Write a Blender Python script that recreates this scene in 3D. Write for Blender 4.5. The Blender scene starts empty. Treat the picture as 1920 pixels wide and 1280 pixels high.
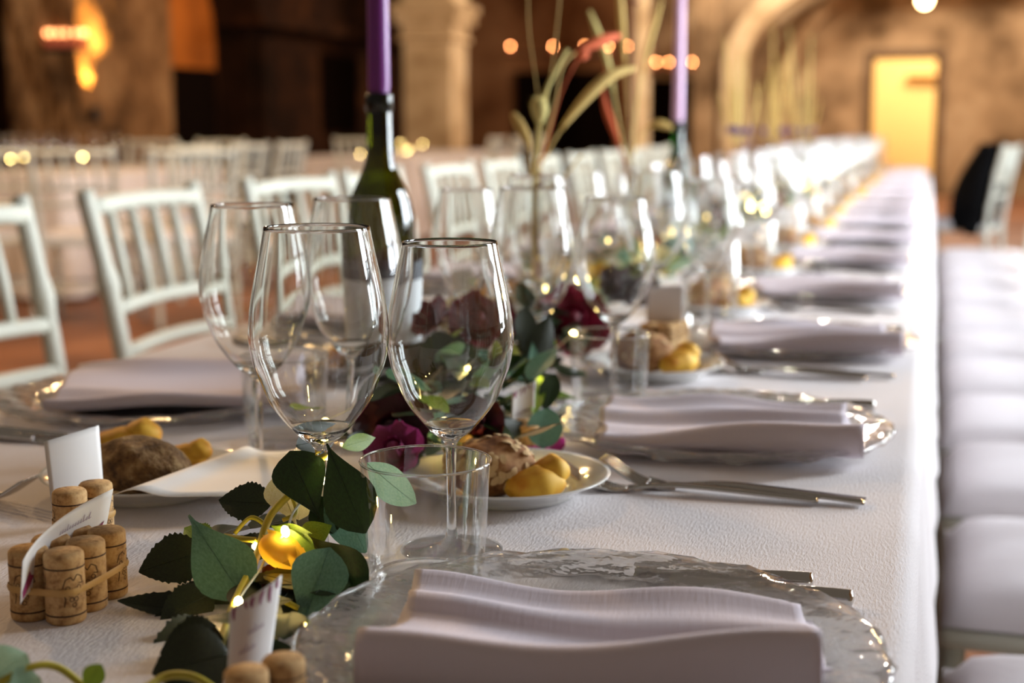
import bpy, math, random
from mathutils import Vector, Matrix
random.seed(7)
R = random.Random(11)
C = bpy.context.scene.collection
D = bpy.data
sc = bpy.context.scene

# ------------------------------------------------------------------ camera
TZ = 0.75                                   # top of the tablecloth
CAMP = Vector((0.0, 0.0, 1.05))
FPX, CX, CY = 2667.0, 960.0, 640.0
PITCH = math.atan((CY - 232.0) / FPX)
YAW = math.atan((1750.0 - CX) / math.hypot(FPX, CY - 232.0))
Fh = Vector((-math.sin(YAW), math.cos(YAW), 0))
RT = Vector((math.cos(YAW), math.sin(YAW), 0))
FW = Fh * math.cos(PITCH) + Vector((0, 0, -math.sin(PITCH)))
UP = RT.cross(FW)
cam = D.cameras.new('camera'); camo = D.objects.new('camera', cam); C.objects.link(camo)
m = Matrix((RT, UP, -FW)).transposed().to_4x4(); m.translation = CAMP
camo.matrix_world = m
cam.sensor_width = 36.0; cam.sensor_fit = 'HORIZONTAL'; cam.lens = 50.0
cam.clip_start = 0.02; cam.clip_end = 200
cam.dof.use_dof = True; cam.dof.focus_distance = 0.96; cam.dof.aperture_fstop = 4.6
sc.camera = camo

def ray(px, py): return FW + RT * ((px - CX) / FPX) + UP * ((CY - py) / FPX)
def at(px, py, d): return CAMP + ray(px, py) * d          # a point at depth d along a line of sight
def onz(px, py, z=TZ):
    r = ray(px, py); return CAMP + r * ((z - CAMP.z) / r.z)
def onx(px, py, x):
    r = ray(px, py); return CAMP + r * (x / r.x)
def ony(px, py, y):
    r = ray(px, py); return CAMP + r * (y / r.y)

# ------------------------------------------------------------------ colour, world, exposure
def lin(c): return c / 12.92 if c <= 0.04045 else ((c + 0.055) / 1.055) ** 2.4
def rgb(r, g, b): return (lin(r / 255), lin(g / 255), lin(b / 255), 1)
vs = sc.view_settings
vs.view_transform = 'Standard'; vs.look = 'None'; vs.gamma = 1.0; vs.use_curve_mapping = False
vs.exposure = 0.42
cy = sc.cycles
cy.use_denoising = True
cy.max_bounces = 16; cy.transmission_bounces = 16; cy.transparent_max_bounces = 24
cy.glossy_bounces = 6; cy.diffuse_bounces = 3
cy.sample_clamp_indirect = 6.0; cy.blur_glossy = 0.6

w = D.worlds.new('world'); sc.world = w; w.use_nodes = True
w.node_tree.nodes['Background'].inputs[0].default_value = (0.95, 0.78, 0.62, 1)   # dim, even light of the high vaulted hall
w.node_tree.nodes['Background'].inputs[1].default_value = 0.105

def area(name, loc, rot, sx, sy, power, col):
    l = D.lights.new(name, 'AREA'); l.shape = 'RECTANGLE'; l.size = sx; l.size_y = sy; l.energy = power; l.color = col
    o = D.objects.new(name, l); C.objects.link(o); o.location = loc; o.rotation_euler = rot
    return o
def point(name, loc, power, col, r=0.06):
    l = D.lights.new(name, 'POINT'); l.energy = power; l.color = col; l.shadow_soft_size = r
    o = D.objects.new(name, l); C.objects.link(o); o.location = loc; return o
def spot(name, loc, target, power, col, size, blend=0.5, r=0.05):
    l = D.lights.new(name, 'SPOT'); l.energy = power; l.color = col; l.spot_size = size; l.spot_blend = blend; l.shadow_soft_size = r
    o = D.objects.new(name, l); C.objects.link(o); o.location = loc
    o.rotation_euler = (Vector(target) - Vector(loc)).to_track_quat('-Z', 'Y').to_euler(); return o

DAY = (0.86, 0.94, 1.0); WARM = (1.0, 0.62, 0.28)
WINDOWS = [3.1, 5.4, 7.7]              # daylight through the tall windows of the wall beside the table
for wy, wp in zip(WINDOWS, (215, 170, 105)):
    area('window_daylight', (2.27, wy, 1.75), (0, math.pi / 2, 0), 2.0, 1.15, wp, DAY)
for p in ((-1.6, 18.6, 4.2), (0.9, 18.4, 4.4)):
    point('hall_lamp', p, 420, (1.0, 0.86, 0.70), 0.15)
for p in ((-3.4, 6.2, 3.6), (-2.9, 10.5, 3.6), (-4.6, 3.4, 3.4)):
    point('hall_lamp', p, 200, WARM, 0.14)

# ------------------------------------------------------------------ material helpers
def mat(name, col, rough=0.6, metal=0.0, **k):
    mt = D.materials.new(name); mt.use_nodes = True
    b = mt.node_tree.nodes['Principled BSDF']
    b.inputs['Base Color'].default_value = col
    b.inputs['Roughness'].default_value = rough
    b.inputs['Metallic'].default_value = metal
    for kk, v in k.items(): b.inputs[kk].default_value = v
    return mt
def nodes(mt): return mt.node_tree.nodes, mt.node_tree.links, mt.node_tree.nodes['Principled BSDF']
def noise(mt, scale, detail=3, rough=0.5, vec=(1, 1, 1), coord='Object'):
    N, L, b = nodes(mt) if 'Principled BSDF' in mt.node_tree.nodes else (mt.node_tree.nodes, mt.node_tree.links, None)
    t = N.new('ShaderNodeTexCoord'); mp = N.new('ShaderNodeMapping'); mp.inputs['Scale'].default_value = vec
    n = N.new('ShaderNodeTexNoise'); n.inputs['Scale'].default_value = scale; n.inputs['Detail'].default_value = detail; n.inputs['Roughness'].default_value = rough
    L.new(t.outputs[coord], mp.inputs[0]); L.new(mp.outputs[0], n.inputs[0]); return n
def ramp(mt, src, stops):
    N, L = mt.node_tree.nodes, mt.node_tree.links
    r = N.new('ShaderNodeValToRGB'); e = r.color_ramp.elements
    while len(e) < len(stops): e.new(0.5)
    for i, (p, c) in enumerate(stops): e[i].position = p; e[i].color = c
    L.new(src.outputs[0], r.inputs[0]); return r
def colored(mt, n, stops):
    r = ramp(mt, n, stops); mt.node_tree.links.new(r.outputs[0], mt.node_tree.nodes['Principled BSDF'].inputs['Base Color']); return r
def bump(mt, n, strength, dist):
    N, L = mt.node_tree.nodes, mt.node_tree.links
    bp = N.new('ShaderNodeBump'); bp.inputs['Strength'].default_value = strength; bp.inputs['Distance'].default_value = dist
    L.new(n.outputs[0], bp.inputs['Height'])
    for x in N:
        if 'Normal' in x.inputs and x.bl_idname.startswith('ShaderNodeBsdf'): L.new(bp.outputs[0], x.inputs['Normal'])
    return bp

M = {}
M['cloth'] = mat('white_crepe_cloth', rgb(226, 220, 222), 0.85)
n = noise(M['cloth'], 560, 3, 0.6, (1.0, 0.24, 1.0)); bump(M['cloth'], n, 0.75, 0.0013)
M['napkin'] = mat('lilac_white_linen', rgb(222, 212, 222), 0.9)
n = noise(M['napkin'], 420, 2, 0.5, (1.0, 0.10, 0.10)); bump(M['napkin'], n, 0.45, 0.0006)
M['porcelain'] = mat('white_porcelain', rgb(226, 226, 222), 0.12, **{'Coat Weight': 0.4, 'Coat Roughness': 0.03})
M['steel'] = mat('polished_steel', (0.62, 0.60, 0.57, 1), 0.13, 1.0)
M['paper'] = mat('white_card', rgb(235, 232, 230), 0.55)
M['print'] = mat('plum_print', rgb(140, 40, 92), 0.6)
M['ink'] = mat('pale_ink', rgb(150, 118, 140), 0.7)
M['cork'] = mat('cork', rgb(196, 158, 108), 0.85)
n = noise(M['cork'], 160, 5, 0.7); colored(M['cork'], n, [(0.30, rgb(130, 88, 48)), (0.5, rgb(194, 154, 102)), (0.75, rgb(216, 182, 132))]); bump(M['cork'], n, 0.5, 0.0006)
M['cork_ink'] = mat('brown_ink', rgb(60, 34, 18), 0.8)
M['band'] = mat('rubber_band', rgb(192, 150, 86), 0.5)
M['ribbon'] = mat('pink_satin_ribbon', rgb(196, 52, 132), 0.35)
M['bread'] = mat('brown_crust', rgb(150, 100, 56), 0.8)
n = noise(M['bread'], 55, 5, 0.6); colored(M['bread'], n, [(0.32, rgb(96, 56, 24)), (0.5, rgb(156, 106, 60)), (0.72, rgb(198, 156, 104))]); bump(M['bread'], n, 0.5, 0.002)
M['darkbread'] = mat('dark_crust', rgb(110, 78, 44), 0.8)
n = noise(M['darkbread'], 70, 5, 0.65); colored(M['darkbread'], n, [(0.34, rgb(62, 38, 16)), (0.52, rgb(128, 94, 54)), (0.70, rgb(188, 158, 112))]); bump(M['darkbread'], n, 1.0, 0.006)
M['flake'] = mat('oat_flake', rgb(206, 172, 122), 0.8)
M['corn'] = mat('yellow_maize_roll', rgb(226, 168, 40), 0.65)
n = noise(M['corn'], 45, 3); colored(M['corn'], n, [(0.35, rgb(206, 132, 18)), (0.6, rgb(236, 186, 60))]); bump(M['corn'], n, 0.3, 0.0015)

def leafmat(name, c1, c2, tr=0.25, rough=0.5):
    mt = mat(name, c1, rough); N, L, b = nodes(mt)
    n = noise(mt, 26, 4, 0.6, (1, 1, 1)); r = colored(mt, n, [(0.35, c1), (0.7, c2)])
    tl = N.new('ShaderNodeBsdfTranslucent'); mx = N.new('ShaderNodeMixShader'); mx.inputs[0].default_value = tr
    L.new(r.outputs[0], tl.inputs[0]); L.new(b.outputs[0], mx.inputs[1]); L.new(tl.outputs[0], mx.inputs[2])
    L.new(mx.outputs[0], N['Material Output'].inputs[0]); return mt
M['euc'] = leafmat('silver_green_eucalyptus', rgb(88, 132, 114), rgb(112, 154, 136))
M['euc_pale'] = leafmat('pale_green_eucalyptus', rgb(140, 178, 148), rgb(168, 196, 166), 0.35)
M['euc_dark'] = leafmat('dark_eucalyptus', rgb(24, 42, 16), rgb(36, 58, 24), 0.12, 0.42)
M['leaf_dark'] = leafmat('dark_rose_leaf', rgb(22, 30, 12), rgb(36, 46, 20), 0.12, 0.5)
M['leaf_lime'] = leafmat('fresh_green_leaf', rgb(104, 138, 38), rgb(138, 162, 56), 0.35)
M['stem'] = mat('yellow_green_stem', rgb(170, 160, 44), 0.5)
M['rose'] = leafmat('burgundy_petal', rgb(104, 12, 36), rgb(140, 24, 54), 0.2)
M['rose_dark'] = leafmat('dark_wine_petal', rgb(46, 6, 18), rgb(66, 10, 26), 0.15)
M['cream'] = leafmat('cream_petal', rgb(226, 212, 150), rgb(240, 230, 190), 0.35)
M['yellow_bud'] = leafmat('yellow_bud', rgb(214, 168, 40), rgb(226, 196, 78), 0.4)
M['plum_petal'] = leafmat('plum_petal', rgb(130, 34, 84), rgb(160, 60, 110), 0.3)
M['wire'] = mat('copper_wire', rgb(170, 150, 90), 0.3, 0.8)
M['clear_wire'] = mat('pale_plastic_wire', rgb(196, 200, 190), 0.3)
M['straw'] = mat('dried_straw', rgb(196, 164, 92), 0.8)
M['straw_pale'] = mat('pale_dried_grass', rgb(206, 190, 118), 0.85)
M['rust'] = mat('rust_dyed_grass', rgb(190, 84, 40), 0.85)
M['dark_red'] = mat('dark_red_dried_bloom', rgb(92, 16, 26), 0.8)
M['violet'] = mat('violet_statice', rgb(96, 70, 104), 0.85)
M['candle'] = mat('purple_wax', rgb(124, 50, 134), 0.35, **{'Subsurface Weight': 0.2, 'Subsurface Radius': (0.01, 0.004, 0.01)})
M['lilac_candle'] = mat('lilac_wax', rgb(206, 168, 200), 0.4)
M['label'] = mat('bottle_paper', rgb(206, 208, 212), 0.6)
M['label_dark'] = mat('dark_label_band', rgb(44, 52, 66), 0.5)
M['white_paint'] = mat('white_painted_wood', rgb(200, 201, 188), 0.55)
M['cushion'] = mat('white_seat_fabric', rgb(206, 200, 204), 0.95)
n = noise(M['cushion'], 30, 3); bump(M['cushion'], n, 0.3, 0.004)
M['far_cloth'] = mat('far_white_cloth', rgb(214, 206, 206), 0.9)
M['jacket'] = mat('black_wool', rgb(9, 9, 10), 1.0, **{'Specular IOR Level': 0.05})
M['iron'] = mat('black_iron', rgb(22, 20, 20), 0.5, 0.6)
M['wood'] = mat('table_wood', rgb(110, 80, 52), 0.6)

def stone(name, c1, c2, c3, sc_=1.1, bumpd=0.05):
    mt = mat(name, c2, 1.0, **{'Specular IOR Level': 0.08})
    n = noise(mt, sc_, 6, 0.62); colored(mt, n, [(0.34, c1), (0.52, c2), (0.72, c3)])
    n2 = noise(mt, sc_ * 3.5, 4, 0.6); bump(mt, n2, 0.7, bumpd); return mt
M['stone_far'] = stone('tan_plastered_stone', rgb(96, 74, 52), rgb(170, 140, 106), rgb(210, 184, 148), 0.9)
M['stone_dark'] = stone('shade_dark_stone', rgb(14, 7, 3), rgb(38, 20, 9), rgb(70, 40, 18), 1.2)  # dark stone, its colour lowered further for the dim left side
M['stone_mid'] = stone('brown_rubble_stone', rgb(62, 42, 24), rgb(112, 80, 50), rgb(150, 116, 80), 2.2)
M['stone_pale'] = stone('pale_limestone', rgb(168, 140, 104), rgb(212, 186, 148), rgb(230, 210, 178), 1.6, 0.03)
M['gap_shade'] = mat('recess_shade', rgb(14, 7, 4), 1.0, **{'Specular IOR Level': 0.02})  # flat dark colour painted for the shade inside openings
M['arch_glow'] = stone('orange_lit_plaster', rgb(110, 58, 18), rgb(150, 84, 30), rgb(170, 104, 44), 1.0, 0.02)  # warm light inside the arch is put into this orange colour
M['door_room'] = mat('yellow_painted_plaster', rgb(240, 225, 200), 0.9)
M['floor'] = mat('terracotta_floor', rgb(134, 84, 54), 0.55)
n = noise(M['floor'], 1.6, 5); colored(M['floor'], n, [(0.3, rgb(96, 56, 34)), (0.55, rgb(138, 88, 58)), (0.8, rgb(168, 116, 82))])

def glassmat(name, col=(1, 1, 1, 1), ior=1.5, rough=0.0):
    mt = D.materials.new(name); mt.use_nodes = True; N, L = mt.node_tree.nodes, mt.node_tree.links
    N.remove(N['Principled BSDF']); g = N.new('ShaderNodeBsdfGlass'); g.inputs['Color'].default_value = col
    g.inputs['IOR'].default_value = ior; g.inputs['Roughness'].default_value = rough
    L.new(g.outputs[0], N['Material Output'].inputs[0]); return mt
def thinmat(name, tint, ior=1.5, boost=1.9):
    """a thin wall of glass: light goes straight on, both faces reflect"""
    mt = D.materials.new(name); mt.use_nodes = True; N, L = mt.node_tree.nodes, mt.node_tree.links
    N.remove(N['Principled BSDF']); t = N.new('ShaderNodeBsdfTransparent'); t.inputs[0].default_value = tint
    g = N.new('ShaderNodeBsdfGlossy'); g.inputs['Roughness'].default_value = 0.0; g.inputs[0].default_value = (1, 1, 1, 1)
    f = N.new('ShaderNodeFresnel'); f.inputs[0].default_value = ior
    mu = N.new('ShaderNodeMath'); mu.operation = 'MULTIPLY'; mu.inputs[1].default_value = boost; mu.use_clamp = True
    mi = N.new('ShaderNodeMath'); mi.operation = 'MINIMUM'; mi.inputs[1].default_value = 0.45
    mx = N.new('ShaderNodeMixShader'); L.new(f.outputs[0], mu.inputs[0]); L.new(mu.outputs[0], mi.inputs[0]); L.new(mi.outputs[0], mx.inputs[0])
    L.new(t.outputs[0], mx.inputs[1]); L.new(g.outputs[0], mx.inputs[2]); L.new(mx.outputs[0], N['Material Output'].inputs[0]); return mt
M['glass'] = glassmat('clear_glass', (0.995, 1, 0.995, 1), 1.5)
M['plate_glass'] = glassmat('hammered_glass', (0.985, 0.99, 0.985, 1), 1.45)
N_, L_ = M['plate_glass'].node_tree.nodes, M['plate_glass'].node_tree.links
t_ = N_.new('ShaderNodeBsdfTransparent'); mx_ = N_.new('ShaderNodeMixShader'); mx_.inputs[0].default_value = 0.27
L_.new(t_.outputs[0], mx_.inputs[2]); L_.new(N_['Glass BSDF'].outputs[0], mx_.inputs[1]); L_.new(mx_.outputs[0], N_['Material Output'].inputs[0])
n = noise(M['plate_glass'], 75, 2, 0.5); bump(M['plate_glass'], n, 0.26, 0.003)
def clearmat(name, share):
    mt = glassmat(name, (0.995, 1, 0.995, 1), 1.5); N, L = mt.node_tree.nodes, mt.node_tree.links
    t = N.new('ShaderNodeBsdfTransparent'); mx = N.new('ShaderNodeMixShader'); mx.inputs[0].default_value = share
    L.new(N['Glass BSDF'].outputs[0], mx.inputs[1]); L.new(t.outputs[0], mx.inputs[2]); L.new(mx.outputs[0], N['Material Output'].inputs[0]); return mt
M['base_glass'] = clearmat('clear_pressed_glass', 0.28)
M['thin'] = thinmat('thin_clear_glass', (0.975, 0.98, 0.975, 1), 1.5, 1.35)
M['bottle'] = thinmat('dark_green_glass', (0.17, 0.18, 0.012, 1), 1.5, 1.3)
M['bottle2'] = thinmat('bright_green_glass', (0.05, 0.20, 0.03, 1), 1.5, 1.3)

def emit(name, col, s):
    mt = D.materials.new(name); mt.use_nodes = True; N, L = mt.node_tree.nodes, mt.node_tree.links
    N.remove(N['Principled BSDF']); e = N.new('ShaderNodeEmission'); e.inputs[0].default_value = col; e.inputs[1].default_value = s
    L.new(e.outputs[0], N['Material Output'].inputs[0]); return mt
M['bulb'] = emit('warm_led', (1.0, 0.72, 0.25, 1), 60)
M['flame'] = emit('candle_flame', (1.0, 0.34, 0.11, 1), 42)
M['lamp_glow'] = emit('lamp_glow', (1.0, 0.62, 0.28, 1), 30)

ordn = ['first', 'second', 'third', 'fourth', 'fifth', 'sixth', 'seventh', 'eighth', 'ninth', 'tenth', 'eleventh', 'twelfth', 'thirteenth', 'fourteenth', 'fifteenth']
# ------------------------------------------------------------------ mesh helpers
class MB:
    """collects rings, boxes, tubes and sheets into one mesh"""
    def __init__(s): s.v = []; s.f = []
    def add(s, v, f):
        o = len(s.v); s.v += [tuple(x) for x in v]; s.f += [tuple(i + o for i in q) for q in f]; return s
    def box(s, x0, x1, y0, y1, z0, z1, bev=0.0):
        v = [(x0, y0, z0), (x1, y0, z0), (x1, y1, z0), (x0, y1, z0), (x0, y0, z1), (x1, y0, z1), (x1, y1, z1), (x0, y1, z1)]
        return s.add(v, [(3, 2, 1, 0), (4, 5, 6, 7), (0, 1, 5, 4), (1, 2, 6, 5), (2, 3, 7, 6), (3, 0, 4, 7)])
    def lathe(s, prof, seg=32, wob=None, c=(0, 0)):
        v, f = [], []; k = len(prof)
        for i in range(seg):
            a = 2 * math.pi * i / seg
            for j, (r, z) in enumerate(prof):
                dr, dz = wob(a, j, r) if wob else (0, 0)
                v.append((c[0] + (r + dr) * math.cos(a), c[1] + (r + dr) * math.sin(a), z + dz))
        for i in range(seg):
            i2 = (i + 1) % seg
            for j in range(k - 1):
                f.append((i * k + j, i2 * k + j, i2 * k + j + 1, i * k + j + 1))
        return s.add(v, f)
    def tube(s, pts, rad, seg=8, cap=True):
        pts = [Vector(p) for p in pts]; n = len(pts)
        rr = rad if isinstance(rad, (list, tuple)) else [rad] * n
        v, f = [], []; side = None
        for i, p in enumerate(pts):
            t = (pts[min(i + 1, n - 1)] - pts[max(i - 1, 0)])
            if t.length < 1e-9: t = Vector((0, 0, 1))
            t.normalize()
            if side is None:
                side = t.cross(Vector((0, 0, 1)));
                if side.length < 1e-3: side = t.cross(Vector((1, 0, 0)))
            side = (side - t * side.dot(t)).normalized(); u = t.cross(side)
            for k in range(seg):
                a = 2 * math.pi * k / seg; v.append(p + (side * math.cos(a) + u * math.sin(a)) * rr[i])
        for i in range(n - 1):
            for k in range(seg):
                k2 = (k + 1) % seg; f.append((i * seg + k, i * seg + k2, (i + 1) * seg + k2, (i + 1) * seg + k))
        if cap: f.append(tuple(reversed(range(seg)))); f.append(tuple((n - 1) * seg + k for k in range(seg)))
        return s.add(v, f)
    def grid(s, nu, nv, fn):
        v = [fn(i / nu, j / nv) for i in range(nu + 1) for j in range(nv + 1)]
        f = [(i * (nv + 1) + j, (i + 1) * (nv + 1) + j, (i + 1) * (nv + 1) + j + 1, i * (nv + 1) + j + 1) for i in range(nu) for j in range(nv)]
        return s.add(v, f)
    def mesh(s, name, smooth=True):
        me = D.meshes.new(name); me.from_pydata(s.v, [], s.f)
        if smooth: me.polygons.foreach_set('use_smooth', [True] * len(me.polygons))
        me.validate(); me.update(); return me
    def obj(s, name, m, parent=None, loc=(0, 0, 0), smooth=True):
        return obj(name, s.mesh(name, smooth), m, parent, loc)
def obj(name, me, m, parent=None, loc=(0, 0, 0)):
    o = D.objects.new(name, me); C.objects.link(o); o.location = loc
    if m is not None and not me.materials: me.materials.append(M[m] if isinstance(m, str) else m)
    if parent: o.parent = parent
    return o
def tag(o, label, cat, group=None, kind=None):
    o['label'] = label; o['category'] = cat
    if group: o['group'] = group
    if kind: o['kind'] = kind
    return o
def thing(name, label, cat, loc=(0, 0, 0), rz=0.0, group=None):
    o = D.objects.new(name, None); C.objects.link(o); o.location = loc; o.rotation_euler = (0, 0, rz); o.empty_display_size = 0.02
    return tag(o, label, cat, group)
def struct(o):
    o['kind'] = 'structure'; return o
def part_label(o, t): o['label'] = t; return o
KIDS = {}
def kids(o):
    return [c for c in D.objects if c.parent == o]
def dup(root, loc, rz, label, group=None, scale=None):
    r = root.copy(); C.objects.link(r); r.location = loc; r.rotation_euler = (0, 0, rz); r['label'] = label
    if group: r['group'] = group
    elif 'group' in r: del r['group']
    if scale: r.scale = scale
    if root.name not in KIDS: KIDS[root.name] = [(c, kids(c)) for c in kids(root)]
    for c, sub in KIDS[root.name]:
        cc = c.copy(); C.objects.link(cc); cc.parent = r
        for g in sub:
            gg = g.copy(); C.objects.link(gg); gg.parent = cc
    return r
def bevel(o, wd, seg=2):
    b = o.modifiers.new('bevel', 'BEVEL'); b.width = wd; b.segments = seg; b.limit_method = 'ANGLE'; return o
def crom(pts, n):
    """smooth curve through points"""
    P = [Vector(p) for p in pts]; out = []
    for i in range(len(P) - 1):
        a, b, c, d = P[max(i - 1, 0)], P[i], P[i + 1], P[min(i + 2, len(P) - 1)]
        for k in range(n):
            t = k / n
            out.append(0.5 * ((2 * b) + (c - a) * t + (2 * a - 5 * b + 4 * c - d) * t * t + (3 * b - a - 3 * c + d) * t ** 3))
    out.append(P[-1]); return out
def blob(rx, ry, rz, seg=24, rings=14, disp=None):
    mb = MB(); v, f = [], []
    for i in range(rings + 1):
        th = math.pi * i / rings
        for j in range(seg):
            a = 2 * math.pi * j / seg
            d = Vector((math.sin(th) * math.cos(a), math.sin(th) * math.sin(a), math.cos(th)))
            k = disp(d) if disp else 1.0
            v.append((d.x * rx * k, d.y * ry * k, d.z * rz * k))
    for i in range(rings):
        for j in range(seg):
            j2 = (j + 1) % seg; f.append((i * seg + j, (i + 1) * seg + j, (i + 1) * seg + j2, i * seg + j2))
    return mb.add(v, f)

# ================================================================== THE HALL
fl = MB().box(-14, 5, -2, 26, -0.1, 0).obj('floor', 'floor', smooth=False); struct(fl)
YF = 22.0
# far wall around the doorway
DX0, DX1, DZ = -0.90, 0.03, 2.02
struct(MB().box(-9, DX0, YF, YF + 0.5, 0, 7).box(DX1, 5, YF, YF + 0.5, 0, 7).box(DX0, DX1, YF, YF + 0.5, DZ, 7).obj('wall_far', 'stone_far', smooth=False))
# lit room behind the doorway
struct(MB().box(-2.2, 1.6, YF + 3.0, YF + 3.1, 0, 3).box(-2.3, -2.2, YF + 0.5, YF + 3.1, 0, 3).box(1.6, 1.7, YF + 0.5, YF + 3.1, 0, 3).box(-2.3, 1.7, YF + 0.5, YF + 3.1, 3, 3.1).obj('wall_doorway_room', 'door_room', smooth=False))
point('doorway_lamp', (-0.1, YF + 1.2, 2.6), 150, (1.0, 0.72, 0.30), 0.12)
d1 = MB().box(DX0 - 0.10, DX0 + 0.02, YF - 0.06, YF + 0.5, 0, DZ + 0.10).box(DX1 - 0.02, DX1 + 0.10, YF - 0.06, YF + 0.5, 0, DZ + 0.10).box(DX0, DX1, YF - 0.06, YF + 0.5, DZ - 0.02, DZ + 0.10).obj('door_1', mat('dark_door_frame', rgb(96, 68, 40), 0.6), smooth=False); struct(d1)
struct(MB().box(-0.45, 0.75, YF + 2.7, YF + 3.0, 1.80, 1.84).obj('trim_1', mat('brown_shelf', rgb(150, 104, 56), 0.6), smooth=False))
# side wall with the windows (outside the frame; seen in the reflections)
ww = MB(); yy = -1.0
for wy in WINDOWS:
    ww.box(2.3, 2.8, yy, wy - 0.6, 0, 7); ww.box(2.3, 2.8, wy - 0.6, wy + 0.6, 0, 0.73); ww.box(2.3, 2.8, wy - 0.6, wy + 0.6, 2.77, 7); yy = wy + 0.6
ww.box(2.3, 2.8, yy, 26, 0, 7)
struct(ww.obj('wall_window_side', 'stone_far', smooth=False))
for i, wy in enumerate(WINDOWS):
    fm = MB()
    for k in (-0.59, 0.0, 0.59): fm.box(2.20, 2.25, wy + k - 0.03, wy + k + 0.03, 0.73, 2.77)
    for z in (0.75, 1.42, 2.08, 2.75): fm.box(2.20, 2.25, wy - 0.6, wy + 0.6, z - 0.025, z + 0.025)
    struct(fm.obj('window_%d' % (i + 1), 'iron', smooth=False))
# left wall, set back, with a dark carved front and an arch coloured as lit orange
XL = -7.2
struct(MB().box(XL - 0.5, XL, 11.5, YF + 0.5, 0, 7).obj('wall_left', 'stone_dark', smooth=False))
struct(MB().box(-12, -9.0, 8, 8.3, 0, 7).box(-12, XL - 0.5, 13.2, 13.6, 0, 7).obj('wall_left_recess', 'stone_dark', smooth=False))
def arch_band(cx, cz, a, b, wd, dp, y, legs_to=0.0, ax='x', n=28, t0=0.0, t1=math.pi):
    """stone arch rib: half ellipse with legs, band width wd, depth dp"""
    mb = MB(); v, f = [], []
    pts = [(-1, legs_to, 0)] if legs_to is not None else []
    ring = []
    if legs_to is not None: ring.append((cx - a, legs_to, cx - a - wd, legs_to))
    for i in range(n + 1):
        t = math.pi - (t0 + (t1 - t0) * i / n)
        ring.append((cx + a * math.cos(t), cz + b * math.sin(t), cx + (a + wd) * math.cos(t), cz + (b + wd) * math.sin(t)))
    if legs_to is not None: ring.append((cx + a, legs_to, cx + a + wd, legs_to))
    for (xi, zi, xo, zo) in ring:
        for (x, z, dd) in ((xi, zi, 0), (xo, zo, 0), (xo, zo, dp), (xi, zi, dp)):
            v.append((x, y + dd, z) if ax == 'x' else (y + dd, x, z))
    for i in range(len(ring) - 1):
        for k in range(4):
            k2 = (k + 1) % 4; f.append((i * 4 + k, i * 4 + k2, i * 4 + 4 + k2, i * 4 + 4 + k))
    f.append((0, 1, 2, 3)); f.append(tuple(len(v) - 4 + k for k in (3, 2, 1, 0)))
    return mb.add(v, f)
# dark carved front on the left wall (cornice, jambs, niche shade as a dark panel)
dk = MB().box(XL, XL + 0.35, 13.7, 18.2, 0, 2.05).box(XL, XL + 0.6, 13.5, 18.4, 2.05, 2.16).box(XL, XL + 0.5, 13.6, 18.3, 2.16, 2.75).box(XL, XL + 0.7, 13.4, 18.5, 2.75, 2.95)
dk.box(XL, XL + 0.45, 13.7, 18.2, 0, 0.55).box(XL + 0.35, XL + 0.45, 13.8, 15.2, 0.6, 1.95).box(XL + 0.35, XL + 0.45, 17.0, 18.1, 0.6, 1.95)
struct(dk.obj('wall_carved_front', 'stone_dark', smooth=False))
struct(MB().box(XL + 0.33, XL + 0.37, 15.5, 16.55, 0.95, 1.85).obj('trim_2', 'gap_shade', smooth=False))
# arched recess: its orange glow painted on, a dark panel for shade below
struct(MB().box(XL - 0.02, XL + 0.05, 11.7, 13.5, 0, 1.6).obj('trim_3', 'gap_shade', smooth=False))
oa = MB()
oa.add([(XL + 0.08, 11.7, 1.6), (XL + 0.08, 13.45, 1.6)] + [(XL + 0.08, 12.3 + 1.15 * math.cos(t * math.pi / 12), 1.9 + 1.0 * math.sin(t * math.pi / 12)) for t in range(0, 10)], [tuple(range(12))])
struct(oa.obj('trim_4', 'arch_glow', smooth=False))
point('niche_lamp', (XL + 0.9, 12.3, 3.1), 26, (1.0, 0.55, 0.2), 0.1)
# rough pillar with the uplight
PX0, PX1, PY0, PY1 = -6.75, -6.15, 9.45, 10.85
pil = MB()
def rough(u, vv, face):
    k = 0.03 * math.sin(vv * 31 + u * 9) + 0.025 * math.sin(vv * 57 + u * 23 + 1.3)
    if face == 0: return (PX0 + (PX1 - PX0) * u, PY0 - k * (1 if 0.05 < u < 0.95 else 0), vv * 5.0)
    return (PX1 + k * (1 if 0.05 < u < 0.95 else 0), PY0 + (PY1 - PY0) * u, vv * 5.0)
pil.grid(10, 60, lambda u, v_: rough(u, v_, 0)); pil.grid(14, 60, lambda u, v_: rough(u, v_, 1))
pil.box(PX0, PX1 - 0.05, PY0 + 0.05, PY1, 0, 5)
struct(pil.obj('wall_pillar', 'stone_mid', smooth=False))
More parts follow.
